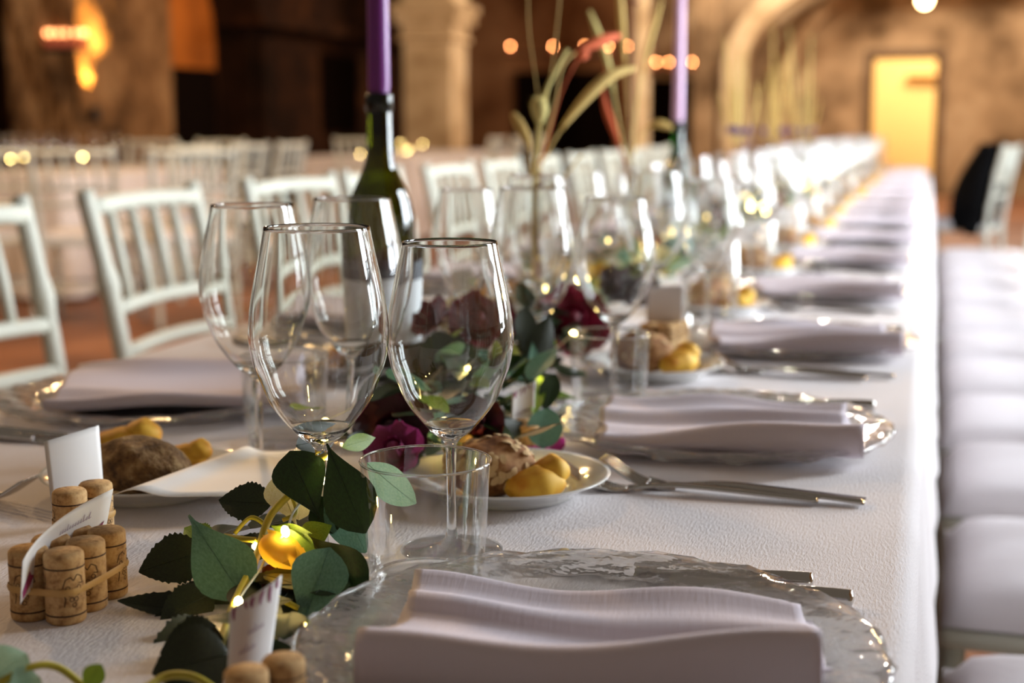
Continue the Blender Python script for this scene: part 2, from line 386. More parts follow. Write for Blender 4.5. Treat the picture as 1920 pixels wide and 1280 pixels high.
# pale limestone column with a moulded capital
def column(cx_, cy_, r, ztop, sq, m_='stone_pale', name='wall_column', cap=True):
    mb = MB()
    if sq: mb.box(cx_ - r, cx_ + r, cy_ - r, cy_ + r, 0, ztop)
    else: mb.lathe([(r * 1.05, 0), (r, ztop)], 24, c=(cx_, cy_))
    if cap:
        for (z0, z1, k) in ((ztop, ztop + 0.07, 1.15), (ztop + 0.07, ztop + 0.2, 1.06), (ztop + 0.2, ztop + 0.34, 1.28), (ztop + 0.34, ztop + 0.44, 1.42)):
            mb.box(cx_ - r * k, cx_ + r * k, cy_ - r * k, cy_ + r * k, z0, z1)
        mb.box(cx_ - r * 1.05, cx_ + r * 1.05, cy_ - r * 1.05, cy_ + r * 1.05, ztop + 0.44, 6)
    else:
        mb.box(cx_ - r, cx_ + r, cy_ - r, cy_ + r, ztop, 6)
    o = mb.obj(name, m_, smooth=False); struct(o); bevel(o, 0.03, 2); return o
column(-5.83, 16.6, 0.31, 2.02, True)
column(-4.12, 20.6, 0.16, 3.2, False, cap=False)
column(-3.18, 20.8, 0.17, 3.2, True, m_='stone_far', cap=False)
struct(arch_band(0.4, 1.75, 3.0, 1.65, 0.30, 0.5, 20.5, legs_to=0.0).obj('wall_arch', 'stone_pale', smooth=False))
struct(arch_band(0.6, 1.5, 2.66, 1.9, 0.16, 0.3, 21.6, legs_to=0.0).obj('wall_arch_inner', 'stone_far', smooth=False))
# dark panels: shade of the hearth opening and dim wall painted in
struct(MB().box(-7.2, -4.35, YF - 0.05, YF + 0.02, 0, 6).obj('wall_far_shade', stone('dim_plaster', rgb(84, 50, 26), rgb(122, 82, 52), rgb(150, 108, 74), 0.9), smooth=False))  # browner slab, the wall's dim end put into its colour
struct(MB().box(-6.35, -4.75, YF - 0.12, YF - 0.04, 0, 1.85).obj('trim_5', 'gap_shade', smooth=False))
struct(MB().box(-4.25, -3.35, YF - 0.12, YF + 0.02, 0.2, 1.72).obj('trim_6', 'gap_shade', smooth=False))

# candles along iron rails on the walls
def rail(name, a, b, label):
    t = thing(name, label, 'candle rail', a)
    b = Vector(b) - Vector(a)
    MB().tube([(0, 0, 0), b], 0.018, 6).obj('bar', 'iron', t)
    return t
cand_me = MB().lathe([(0.0, 0.0), (0.03, 0.0), (0.03, 0.07), (0.0, 0.07)], 12).mesh('tealight')
cand_me.materials.append(mat('candle_cup', rgb(180, 90, 60), 0.5))
flame_me = blob(0.012, 0.012, 0.022, 10, 8).mesh('flame'); flame_me.materials.append(M['flame'])
flame_near = blob(0.012, 0.012, 0.022, 10, 8).mesh('flame'); flame_near.materials.append(emit('pillar_flame', (1.0, 0.34, 0.12, 1), 8))
def candle_row(pxs, py, d, railname, wherelabel, group):
    a = at(pxs[0] - 12, py + 7, d); b = at(pxs[-1] + 12, py + 7, d); b.z = a.z
    rail('candle_rail', a, b, 'black iron rail carrying the small candles ' + wherelabel)
    for p in pxs:
        q = at(p, py + 7, d)
        o = thing('candle', '%s glowing orange candle along the iron rail %s' % (ordn[pxs.index(p)], wherelabel), 'candle', (q.x, q.y, a.z + 0.018), 0, group)
        obj('cup', cand_me, None, o); obj('flame', flame_me if d > 15 else flame_near, None, o, (0, 0, 0.10))
candle_row([957, 1037, 1096, 1140, 1177, 1192, 1206], 95, 20.6, 'a', 'above the dark hearth', 'candles above the dark hearth')
candle_row([1230, 1254, 1298, 1326, 1342], 125, 20.4, 'b', 'between the two slim columns', 'candles between the slim columns')
candle_row([89, 98, 112, 125, 141, 152, 160], 85, 10.6, 'c', 'on the rough pillar', 'candles on the rough pillar')

# uplight on the pillar, hanging lamp
u = at(160, 200, 10.52)
up = thing('uplight', 'small black uplight glowing at the corner of the rough pillar', 'lamp', (PX1 + 0.10, PY0 + 0.06, 1.17))
MB().lathe([(0, -0.10), (0.035, -0.10), (0.035, 0.0), (0.03, 0.0), (0.03, -0.02), (0, -0.02)], 16).obj('housing', 'iron', up)
MB().tube([(0, 0, -0.06), (-0.1, 0.02, -0.06)], 0.012, 6).obj('bracket', 'iron', up)
MB().lathe([(0, -0.015), (0.028, -0.015)], 16).obj('lens', 'lamp_glow', up)
spot('uplight_beam', (PX1 + 0.10, PY0 + 0.07, 1.21), (PX1 - 0.02, PY0 + 0.20, 1.75), 220, (1.0, 0.60, 0.15), math.radians(50), 0.7, 0.02)
hp = at(1734, -2, 13.5)
hl = thing('pendant_lamp', 'warm glowing pendant lamp hanging high before the far wall', 'lamp', hp)
blob(0.062, 0.062, 0.075, 16, 10).obj('bulb', 'lamp_glow', hl)
MB().lathe([(0.02, 0.20), (0.03, 0.12), (0.09, 0.055), (0.095, 0.05), (0.085, 0.05), (0.02, 0.12)], 20).obj('shade', 'iron', hl)
MB().tube([(0, 0, 0.18), (0, 0, 3.0)], 0.005, 6).obj('cord', 'iron', hl)
point('pendant_light', hp - Vector((0, 0, 0.12)), 60, (1.0, 0.68, 0.36), 0.05)

# ================================================================== BANQUET TABLE AND CLOTH
TX0, TX1, TY0, TY1 = -1.0, 0.0, 0.05, 9.3
tb = thing('banquet_table', 'long banquet table under the white cloth', 'table', (0, 0, 0))
MB().box(TX0 + 0.02, TX1 - 0.02, TY0 + 0.02, TY1 - 0.02, 0.71, 0.742).obj('tabletop', 'wood', tb, smooth=False)
lg = MB().box(-0.03, 0.03, -0.03, 0.03, 0, 0.71).mesh('leg', False)
for yy in (0.3, 2.5, 4.7, 6.9, 9.0):
    for xx in (TX0 + 0.12, TX1 - 0.12): obj('leg', lg, 'wood', tb, (xx, yy, 0))
def cloth_mesh(x0, x1, y0, y1, top, drop, fold=0.03, fl=0.05, nfold=0.28, r=0.014):
    """cloth over a table: flat top, rounded edge, hanging sides that flare and ripple"""
    mb = MB()
    ring = [(-0.30, 0), (-0.02, 0), (-0.006, -0.001), (0.0, -0.004)]
    prof = [(0.0, 0.0, 0.0)]
    per = []
    def edge(ax, a, b, n):
        return [(a[0] + (b[0] - a[0]) * i / n, a[1] + (b[1] - a[1]) * i / n) for i in range(n)]
    nx = max(8, int((x1 - x0) / 0.04)); ny = max(8, int((y1 - y0) / 0.04))
    corners = [((x0, y0), (x1, y0), (0, -1), nx), ((x1, y0), (x1, y1), (1, 0), ny), ((x1, y1), (x0, y1), (0, 1), nx), ((x0, y1), (x0, y0), (-1, 0), ny)]
    P = []
    for a, b, nrm, n in corners:
        for i in range(n):
            t = i / n; p = (a[0] + (b[0] - a[0]) * t, a[1] + (b[1] - a[1]) * t)
            if i == 0: continue
            P.append((p, nrm))
        P.append((b, None))
    m_ = len(P)
    for k, (p, nrm) in enumerate(P):
        if nrm is None:
            sx = 1 if p[0] > (x0 + x1) / 2 else -1; sy = 1 if p[1] > (y0 + y1) / 2 else -1
            P[k] = (p, (sx * 0.707, sy * 0.707))
    rows = []
    levels = [(-r, 0.0), (-r * 0.4, -r * 0.12), (0.0, -r * 0.5), (r * 0.25, -r * 1.2)] + [(0.004 + (fl - 0.004) * q / 6, -0.03 - (drop - 0.03) * q / 6) for q in range(7)]
    for (o_, z_) in levels:
        row = []
        for k, (p, nrm) in enumerate(P):
            s_ = p[0] + p[1]
            amp = fold * min(1, max(0, -z_ - 0.02) / drop) * (1 + 0.5 * math.sin(s_ * 3.1))
            w_ = amp * math.sin(s_ / nfold * 2 * math.pi) if z_ < -0.02 else 0
            row.append((p[0] + nrm[0] * (o_ + w_), p[1] + nrm[1] * (o_ + w_), top + z_))
        rows.append(row)
    v = [q for row in rows for q in row]; f = []
    for a in range(len(rows) - 1):
        for k in range(m_):
            k2 = (k + 1) % m_; f.append((a * m_ + k, (a + 1) * m_ + k, (a + 1) * m_ + k2, a * m_ + k2))
    f.append(tuple(range(m_)))
    return mb.add(v, f)
tc = cloth_mesh(TX0, TX1, TY0, TY1, TZ, 0.244, 0.004, 0.026).obj('tablecloth', 'cloth')
tag(tc, 'long white crepe tablecloth covering the banquet table', 'tablecloth')

# ================================================================== CHAIRS
def make_chair(label, loc, rz):
    """white chiavari chair, faces +x"""
    t = thing('chiavari_chair', label, 'chair', loc, rz, 'white chiavari chairs')
    def turned(a, b, r, rings):
        a, b = Vector(a), Vector(b); pts, rad = [], []
        ks = sorted([0, 1] + [q + e for q in rings for e in (-0.014, -0.006, 0.006, 0.014)])
        for k in ks:
            pts.append(a.lerp(b, max(0, min(1, k))))
            rad.append(r * (1.35 if any(abs(k - q) < 0.008 for q in rings) else 1))
        return pts, rad
    for s in (-1, 1):
        mb = MB(); p = crom([(-0.235, s * 0.185, 0), (-0.205, s * 0.19, 0.25), (-0.195, s * 0.195, 0.46), (-0.225, s * 0.2, 0.70), (-0.275, s * 0.205, 0.93)], 8)
        rad = [0.0165 * (1.3 if i in (6, 14, 20, 26) else 1.0) for i in range(len(p))]
        mb.tube(p, rad, 8); mb.obj('back_post', 'white_paint', t)
        pts, rad = turned((0.205, s * 0.2, 0), (0.185, s * 0.19, 0.44), 0.0165, (0.3, 0.62, 0.85)); MB().tube(pts, rad, 8).obj('leg', 'white_paint', t)
        MB().tube([(-0.21, s * 0.19, 0.2), (0.195, s * 0.195, 0.2)], 0.010, 6).obj('stretcher', 'white_paint', t)
        MB().tube([(-0.212, s * 0.188, 0.14), (0.198, s * 0.196, 0.14)], 0.010, 6).obj('stretcher', 'white_paint', t)
    MB().tube([(0.196, -0.195, 0.2), (0.196, 0.195, 0.2)], 0.010, 6).obj('stretcher', 'white_paint', t)
    MB().tube([(-0.21, -0.19, 0.2), (-0.21, 0.19, 0.2)], 0.010, 6).obj('stretcher', 'white_paint', t)
    o = MB().box(-0.205, 0.205, -0.215, 0.215, 0.425, 0.455).obj('seat', 'white_paint', t, smooth=False); bevel(o, 0.012, 2)
    def cush(d): return 1.0
    cu = MB(); cu.grid(14, 14, lambda u_, v_: (-0.19 + 0.39 * u_, -0.215 + 0.43 * v_, 0.456 + 0.045 * (max(0.0, 1 - (2 * u_ - 1) ** 6) * max(0.0, 1 - (2 * v_ - 1) ** 6)) ** 0.5))
    cu.obj('cushion', 'cushion', t)
    for z, x, r in ((0.900, -0.267, 0.017), (0.715, -0.229, 0.014), (0.635, -0.214, 0.014)):
        pts = [(x - 0.012 * math.cos((k / 8 - 0.5) * math.pi), -0.20 + 0.40 * k / 8, z + 0.006 * math.sin(k / 8 * math.pi)) for k in range(9)]
        MB().tube(pts, r, 8).obj('back_rail', 'white_paint', t)
    for k in range(4):
        y = -0.12 + 0.08 * k
        MB().tube([(-0.240, y, 0.715), (-0.256, y, 0.80), (-0.278, y, 0.900)], [0.0095, 0.011, 0.0095], 8).obj('spindle', 'white_paint', t)
    return t
left_y = [1.86, 2.46, 3.10, 3.64, 4.27, 4.85, 5.46, 6.05, 6.68, 7.3, 7.9, 8.5]
chair0 = None
for i, y in enumerate(left_y):
    lab = '%s white chiavari chair from the camera along the table side away from the windows' % ordn[i].capitalize()
    x = -1.19; rz = (0.0, 0.03, -0.06, 0.03)[i] if i < 4 else R.uniform(-0.06, 0.06)
    if chair0 is None: chair0 = make_chair(lab, (x, y, 0), rz)
    else: dup(chair0, (x, y, 0), rz, lab, 'white chiavari chairs')
ry = [0.78, 1.36, 1.92, 2.43, 2.90, 3.36, 3.84, 4.36, 4.90, 5.45, 6.0, 6.55]
for i, y in enumerate(ry):
    dup(chair0, (0.238, y, 0), math.pi + R.uniform(-0.02, 0.02), '%s white cushioned chair from the camera in the row on the window side' % ordn[i].capitalize(), 'white chiavari chairs')
jc = (0.18, 8.85, 0)
dup(chair0, jc, math.pi - 0.25, 'white chiavari chair with a black jacket over its back near the far end', 'white chiavari chairs')
jm = MB()
def jack(u_, v_):
    z = 0.94 - 0.50 * v_
    wdt = 0.235 + 0.03 * v_
    a = -math.pi / 2 + math.pi * u_ * 2
    bulge = 0.05 + 0.09 * math.sin(min(1, v_ * 1.3) * math.pi * 0.6)
    return (-0.175 + 0.07 * v_ + bulge * math.cos(a) * (1.3 if math.cos(a) > 0 else 0.6), wdt * math.sin(a), z)
jm.grid(28, 14, jack)
jm.add([(-0.20 + 0.05 * math.cos(2 * math.pi * k / 14), 0.22 * math.sin(2 * math.pi * k / 14), 0.95) for k in range(14)], [tuple(range(14))])
jk = thing('jacket', 'black jacket hung over the back of a white chair', 'jacket', jc, math.pi - 0.25)
jm.obj('body', 'jacket', jk)
for s in (-1, 1):
    MB().tube(crom([(-0.20, s * 0.18, 0.90), (-0.15, s * 0.23, 0.75), (-0.12, s * 0.22, 0.55), (-0.11, s * 0.20, 0.42)], 5), [0.05] * 5 + [0.055] * 5 + [0.045] * 6, 10).obj('sleeve', 'jacket', jk)

# ------------------------------------------------ the other guest tables at the left
def guest_table(x0, x1, y0, y1, label, clabel):
    t = thing('guest_table', label, 'table', ((x0 + x1) / 2, (y0 + y1) / 2, 0))
    hx, hy = (x1 - x0) / 2, (y1 - y0) / 2
    MB().box(-hx + 0.03, hx - 0.03, -hy + 0.03, hy - 0.03, 0.71, 0.742).obj('tabletop', 'wood', t, smooth=False)
    for sx in (-1, 1):
        for sy in (-1, 1): obj('leg', lg, 'wood', t, (sx * (hx - 0.1), sy * (hy - 0.1), 0))
    c = cloth_mesh(x0, x1, y0, y1, TZ, 0.72, 0.03, 0.06, 0.3).obj('tablecloth', 'far_cloth'); tag(c, clabel, 'tablecloth')
guest_table(-6.05, -4.9, 7.3, 9.3, 'guest table under a cloth by the rough pillar', 'white tablecloth falling to the floor by the rough pillar')
guest_table(-5.6, -4.5, 12.2, 15.6, 'guest table under a cloth before the pale column', 'white tablecloth before the pale capped column')
gch = [(-4.47, 7.7, math.pi, 'by the rough pillar, its back towards the long table'), (-4.45, 8.35, math.pi, 'by the rough pillar, second from its near corner'), (-4.47, 9.0, math.pi, 'by the rough pillar, at its farther corner'),
       (-4.80, 6.55, 2.2, 'before the pillar guest table, nearest the photo edge'), (-4.30, 6.62, 2.0, 'before the pillar guest table, second from the photo edge'), (-3.78, 6.75, 2.3, 'before the pillar guest table, third from the photo edge'),
       (-5.3, 9.75, -math.pi / 2, 'behind the pillar guest table, its back facing the dark wall'), (-5.85, 9.7, -math.pi / 2, 'behind the pillar guest table near the uplight'),
       (-4.1, 12.6, math.pi, 'before the pale column, first of three'), (-4.1, 13.3, math.pi, 'before the pale column, second of three'), (-4.1, 14.1, math.pi, 'before the pale column, last of three'),
       (-4.75, 11.75, math.pi / 2, 'at the near end of the guest table before the pale column')]
for x, y, rz, wl in gch:
    dup(chair0, (x, y, 0), rz + R.uniform(-0.08, 0.08), 'white chiavari chair ' + wl, 'white chiavari chairs at the guest tables')

# ================================================================== GLASSWARE
def thick(prof_out, prof_in): return prof_out + prof_in
BO = [(0.0045, 0.082), (0.0075, 0.0865), (0.0160, 0.0930), (0.0275, 0.1064), (0.0345, 0.117), (0.0390, 0.1284), (0.0435, 0.140), (0.0458, 0.1504), (0.0468, 0.159), (0.0466, 0.168), (0.0454, 0.1794), (0.0437, 0.190), (0.0414, 0.2014), (0.0373, 0.2204), (0.0350, 0.2325)]
def wine_glass(label, loc, s=1.0, real=True, grp='wine glasses', size='large'):
    t = thing('wine_glass', label, 'wine glass', loc, R.uniform(0, 6), grp); t.scale = (s, s, s)
    if real:
        th = 0.00105
        po = crom([(r, 0, z) for r, z in BO], 4); out = [(p.x, p.z) for p in po]
        inn = [(max(0.0, r - th - 0.0006 * max(0, (0.1 - z) / 0.02)), z) for r, z in out if z > 0.0915]
        inn[0] = (0.0, 0.0905)
        rim = [(out[-1][0] - 0.0003, out[-1][1] + 0.0005), (out[-1][0] - th + 0.0003, out[-1][1] + 0.0005)]
        prof = out + rim + inn[::-1]
        MB().lathe(prof, 72).obj('bowl', 'glass', t)
    else:
        po = crom([(r, 0, z) for r, z in BO], 2)
        MB().lathe([(p.x, p.z) for p in po], 36).obj('bowl', 'thin', t)
    st = [(0.0052, 0.010), (0.0040, 0.016), (0.0034, 0.030), (0.0035, 0.055), (0.0040, 0.074), (0.0045, 0.082)]
    MB().lathe([(p.x, p.z) for p in crom([(r, 0, z) for r, z in st], 3)], 20).obj('stem', 'glass', t)
    ft = [(0.0, 0.0004), (0.036, 0.0), (0.0385, 0.0008), (0.0385, 0.0018), (0.034, 0.0028), (0.020, 0.0042), (0.010, 0.0062), (0.0052, 0.010)]
    MB().lathe(ft, 40).obj('foot', 'base_glass', t)
    return t
def tumbler(label, loc, real=True, grp='water tumblers'):
    t = thing('tumbler', label, 'tumbler', loc, 0, grp)
    MB().lathe([(0.036, 0.003), (0.0375, 0.010), (0.0395, 0.035), (0.0423, 0.0842)], 72 if real else 36).obj('body', 'thin', t)
    MB().lathe([(0.0, 0.0004), (0.033, 0.0), (0.0355, 0.0012), (0.0362, 0.005), (0.0355, 0.0085), (0.033, 0.0078), (0.0, 0.0072)], 64 if real else 32).obj('base', 'base_glass', t)
    MB().lathe([(0.0423 + 0.0009 * math.cos(q * math.pi / 4), 0.0846 + 0.0009 * math.sin(q * math.pi / 4)) for q in range(9)], 72 if real else 32).obj('rim', 'glass', t)
    return t
def charger(label, loc, real=True):
    t = thing('charger_plate', label, 'plate', loc, R.uniform(0, 6), 'glass charger plates')
    seg = 128 if real else 48
    def wob(a, j, r):
        if r < 0.1051: return (0, 0)
        k = (r - 0.105) / 0.06
        e = 0.0022 * k * (math.sin(a * 11 + 1) + 0.6 * math.sin(a * 23 + 2.0 * r * 100)) * 0.5
        return (e, 0.0011 * k * (math.sin(a * 17 + r * 260) + 0.8 * math.sin(a * 31 - r * 420)))
    top = [(0.0, 0.0065), (0.08, 0.0065), (0.105, 0.0070), (0.114, 0.0100), (0.122, 0.0150), (0.130, 0.0172), (0.138, 0.0180), (0.146, 0.0190), (0.154, 0.0196), (0.161, 0.0190), (0.1645, 0.0172)]
    bot = [(0.1640, 0.0150), (0.157, 0.0150), (0.146, 0.0143), (0.134, 0.0130), (0.122, 0.0095), (0.112, 0.0030), (0.105, 0.0012), (0.08, 0.0), (0.0, 0.0)]
    MB().lathe(top[:3][::-1], 64 if real else 32).lathe(bot[-3:][::-1], 64 if real else 32).obj('well', 'plate_glass', t)
    MB().lathe((top[2:] + bot[:-2])[::-1], seg, wob).obj('rim', 'plate_glass', t)
    return t
def napkin_obj(label, loc, rz, seed, w_=0.232, d_=0.155, hl=0.016, hr=0.034, hb=0.022):
    """folded linen napkin: one strip of cloth folded over, its front lip and back edge standing a little proud"""
    rr = random.Random(seed); ph = rr.uniform(0, 6)
    t = thing('napkin', label, 'napkin', loc, rz, 'folded linen napkins')
    def sect(u_):
        hf = hl + (hr - hl) * u_ ** 1.3 + 0.003 * math.sin(u_ * 7 + ph)
        bb = hb * (1.03 - 0.08 * u_) + 0.0028 * math.sin(u_ * 9 + ph)
        dip = 0.010 + 0.004 * math.sin(u_ * 5 + ph)
        y0, y1 = -d_ / 2, d_ / 2
        return [(y0 + 0.03, 0.0035), (y0 + 0.012, 0.002), (y0 - 0.002, 0.006), (y0 - 0.004, hf * 0.6), (y0 + 0.002, hf * 0.97), (y0 + 0.010, hf), (y0 + 0.022, hf * 0.86), (y0 + 0.05, dip + 0.006), (0.01, dip),
                (y1 - 0.05, dip + 0.004 + bb * 0.25), (y1 - 0.02, bb * 0.72), (y1, bb), (y1 + 0.003, bb - 0.004), (y1 - 0.004, bb * 0.72 - 0.006), (y1 - 0.02, bb * 0.45), (y1 - 0.045, 0.006), (0.0, 0.0028), (y0 + 0.045, 0.0022)]
    nu = 40; cs = []
    for i in range(nu + 1):
        u_ = i / nu; s_ = [(0, y, z) for y, z in sect(u_)]; q = crom(s_, 3); sk = 0.012 * (0.5 - u_)
        cs.append([((u_ - 0.5) * w_ + 0.004 * math.sin(p.y * 40 + ph) * (1 if abs(u_ - 0.5) > 0.45 else 0), p.y + sk + 0.003 * math.sin(u_ * 8 + ph), p.z) for p in q])
    k = len(cs[0]); v = [p for c in cs for p in c]; f = [(i * k + j, (i + 1) * k + j, (i + 1) * k + j + 1, i * k + j + 1) for i in range(nu) for j in range(k - 1)]
    o = MB().add(v, f).obj('fold', 'napkin', t); sm = o.modifiers.new('thick', 'SOLIDIFY'); sm.thickness = 0.0016; sm.offset = 0
    # inner ply, peeping out at the open end
    def ply(off, ext, z_, dd):
        return lambda a, b: ((a - 0.5) * (w_ + ext), (b - 0.5) * (d_ * 0.86) * dd + off, z_ + 0.0035 * math.sin(a * 9 + ph) * (b - 0.5) + (hl + (hr - hl) * a) * 0.55 * max(0.0, 0.5 - b) * 2 * 0.8 + hb * 0.5 * max(0, b - 0.6) * 1.2)
    o2 = MB().grid(24, 14, ply(-0.002, 0.006, 0.0052, 0.94)).obj('ply', 'napkin', t); sm = o2.modifiers.new('thick', 'SOLIDIFY'); sm.thickness = 0.0014
    return t
# ------------------------------------------------ cutlery (lies along +x, handle end at +x)
def make_knife(label, loc, rz):
    t = thing('knife', label, 'knife', loc, rz, 'table knives')
    h = MB(); p = [(-0.005, 0, 0.004), (0.02, 0, 0.0045), (0.06, 0, 0.005), (0.10, 0, 0.0055), (0.112, 0, 0.0055)]
    pp = crom(p, 4); rad = [0.0035 + 0.0026 * min(1, max(0, (q.x + 0.005) / 0.1)) for q in pp]; rad[-1] = 0.0025
    h.tube(pp, rad, 12); h.obj('handle', 'steel', t)
    b = MB(); out = [(-0.002, 0.004), (-0.02, 0.0075), (-0.06, 0.0095), (-0.09, 0.008), (-0.108, 0.002)]; v = []; f = []
    for x, hw in out:
        for (yy_, zz) in ((-0.0045, 0.0018), (hw - 0.002, 0.0012), (hw - 0.002, 0.0018), (-0.0045, 0.0042)): v.append((x, yy_, zz))
    for i in range(len(out) - 1):
        for k in range(4): f.append((i * 4 + k, i * 4 + (k + 1) % 4, i * 4 + 4 + (k + 1) % 4, i * 4 + 4 + k))
    f += [(0, 1, 2, 3), tuple(4 * (len(out) - 1) + k for k in (3, 2, 1, 0))]
    b.add(v, f).obj('blade', 'steel', t, smooth=False)
    return t
def make_fork(label, loc, rz):
    t = thing('fork', label, 'fork', loc, rz, 'table forks')
    cl = crom([(0.105, 0, 0.004), (0.06, 0, 0.006), (0.0, 0, 0.008), (-0.03, 0, 0.006), (-0.05, 0, 0.0025)], 5)
    mb = MB(); v = []; f = []
    for i, p in enumerate(cl):
        k = i / (len(cl) - 1); wd = 0.0062 * (1 - k) ** 0.7 + 0.0026 + (0.004 if k > 0.9 else 0) * (k - 0.9) * 10
        for (yy_, zz) in ((-wd, -0.001), (wd, -0.001), (wd * 0.8, 0.0014), (-wd * 0.8, 0.0014)): v.append((p.x, yy_, p.z + zz))
    for i in range(len(cl) - 1):
        for k in range(4): f.append((i * 4 + k, i * 4 + (k + 1) % 4, i * 4 + 4 + (k + 1) % 4, i * 4 + 4 + k))
    f += [(0, 1, 2, 3), tuple(4 * (len(cl) - 1) + k for k in (3, 2, 1, 0))]
    mb.add(v, f).obj('handle', 'steel', t)
    hd = MB(); hd.grid(6, 8, lambda a, b: (-0.048 - 0.026 * a, (b - 0.5) * (0.012 + 0.012 * min(1, a * 1.8)), 0.0022 - 0.0008 * math.sin(a * math.pi) + 0.004 * (2 * b - 1) ** 2 * a))
    o = hd.obj('head', 'steel', t); s_ = o.modifiers.new('thick', 'SOLIDIFY'); s_.thickness = 0.0014; s_.offset = 1
    for k in range(4):
        y = (k - 1.5) * 0.0062
        MB().tube(crom([(-0.072, y, 0.0028), (-0.088, y * 1.02, 0.009), (-0.112, y * 0.98, 0.024)], 4), [0.0017] * 8 + [0.0008], 6).obj('tine', 'steel', t)
    return t
# ------------------------------------------------ bread plate, bread, maize rolls
def bread_plate(label, loc):
    t = thing('bread_plate', label, 'plate', loc, 0, 'white bread plates')
    prof = [(0.0, 0.004), (0.050, 0.004), (0.056, 0.006), (0.068, 0.013), (0.083, 0.0185), (0.0852, 0.0188), (0.0855, 0.0178), (0.070, 0.0105), (0.058, 0.003), (0.052, 0.0), (0.0, 0.0005)]
    MB().lathe([(p.x, p.z) for p in crom([(r, 0, z) for r, z in prof], 2)], 64).obj('dish', 'porcelain', t)
    return t
flake_me = MB().grid(2, 4, lambda a, b: ((b - 0.5) * 0.009, (a - 0.5) * 0.0055 * (1 - (2 * b - 1) ** 2 * 0.7), 0.0012 * (1 - (2 * b - 1) ** 2))).mesh('oat_flake'); flake_me.materials.append(M['flake'])
def bread_roll(label, loc, rz, seed, m_='bread', flakes=90, sx=0.040, sy=0.033, sz=0.027):
    rr = random.Random(seed); a1, a2 = rr.uniform(0, 6), rr.uniform(0, 6)
    def dsp(d): return 1 + 0.05 * math.sin(d.x * 5 + a1) * math.sin(d.y * 6 + a2) + 0.03 * math.sin(d.z * 9 + d.x * 7 + a1) - (0.25 * max(0, -d.z - 0.45))
    t = thing('bread_roll', label, 'bread', loc, rz, 'bread rolls')
    o = blob(sx, sy, sz, 32, 20, dsp).obj('crust', m_, t, (0, 0, sz * 0.84))
    for k in range(flakes):
        d = Vector((rr.gauss(0, 1), rr.gauss(0, 1), abs(rr.gauss(0.4, 0.7)) - 0.1)).normalized(); q = dsp(d)
        p = Vector((d.x * sx * q, d.y * sy * q, d.z * sz * q)); nn = Vector((d.x / sx, d.y / sy, d.z / sz)).normalized()
        fo = obj('oat_flake', flake_me, None, t)
        mt = (nn.to_track_quat('Z', 'Y').to_matrix() @ Matrix.Rotation(rr.uniform(0, 6.28), 3, 'Z')).to_4x4()
        mt.translation = p + Vector((0, 0, sz * 0.84)) + nn * 0.0004; fo.matrix_local = mt
    return t
def maize_roll(label, loc, rz, s=1.0):
    t = thing('maize_roll', label, 'bread', loc, rz, 'yellow maize rolls'); t.scale = (s, s, s)
    def d1(d): return 1 + 0.06 * math.sin(d.x * 6 + 1) + 0.04 * math.sin(d.y * 8)
    blob(0.022, 0.014, 0.0125, 24, 14, d1).obj('roll', 'corn', t, (0, 0, 0.0115))
    blob(0.013, 0.0125, 0.011, 20, 12, d1).obj('knot', 'corn', t, (0.014, 0.004, 0.019))
    return t

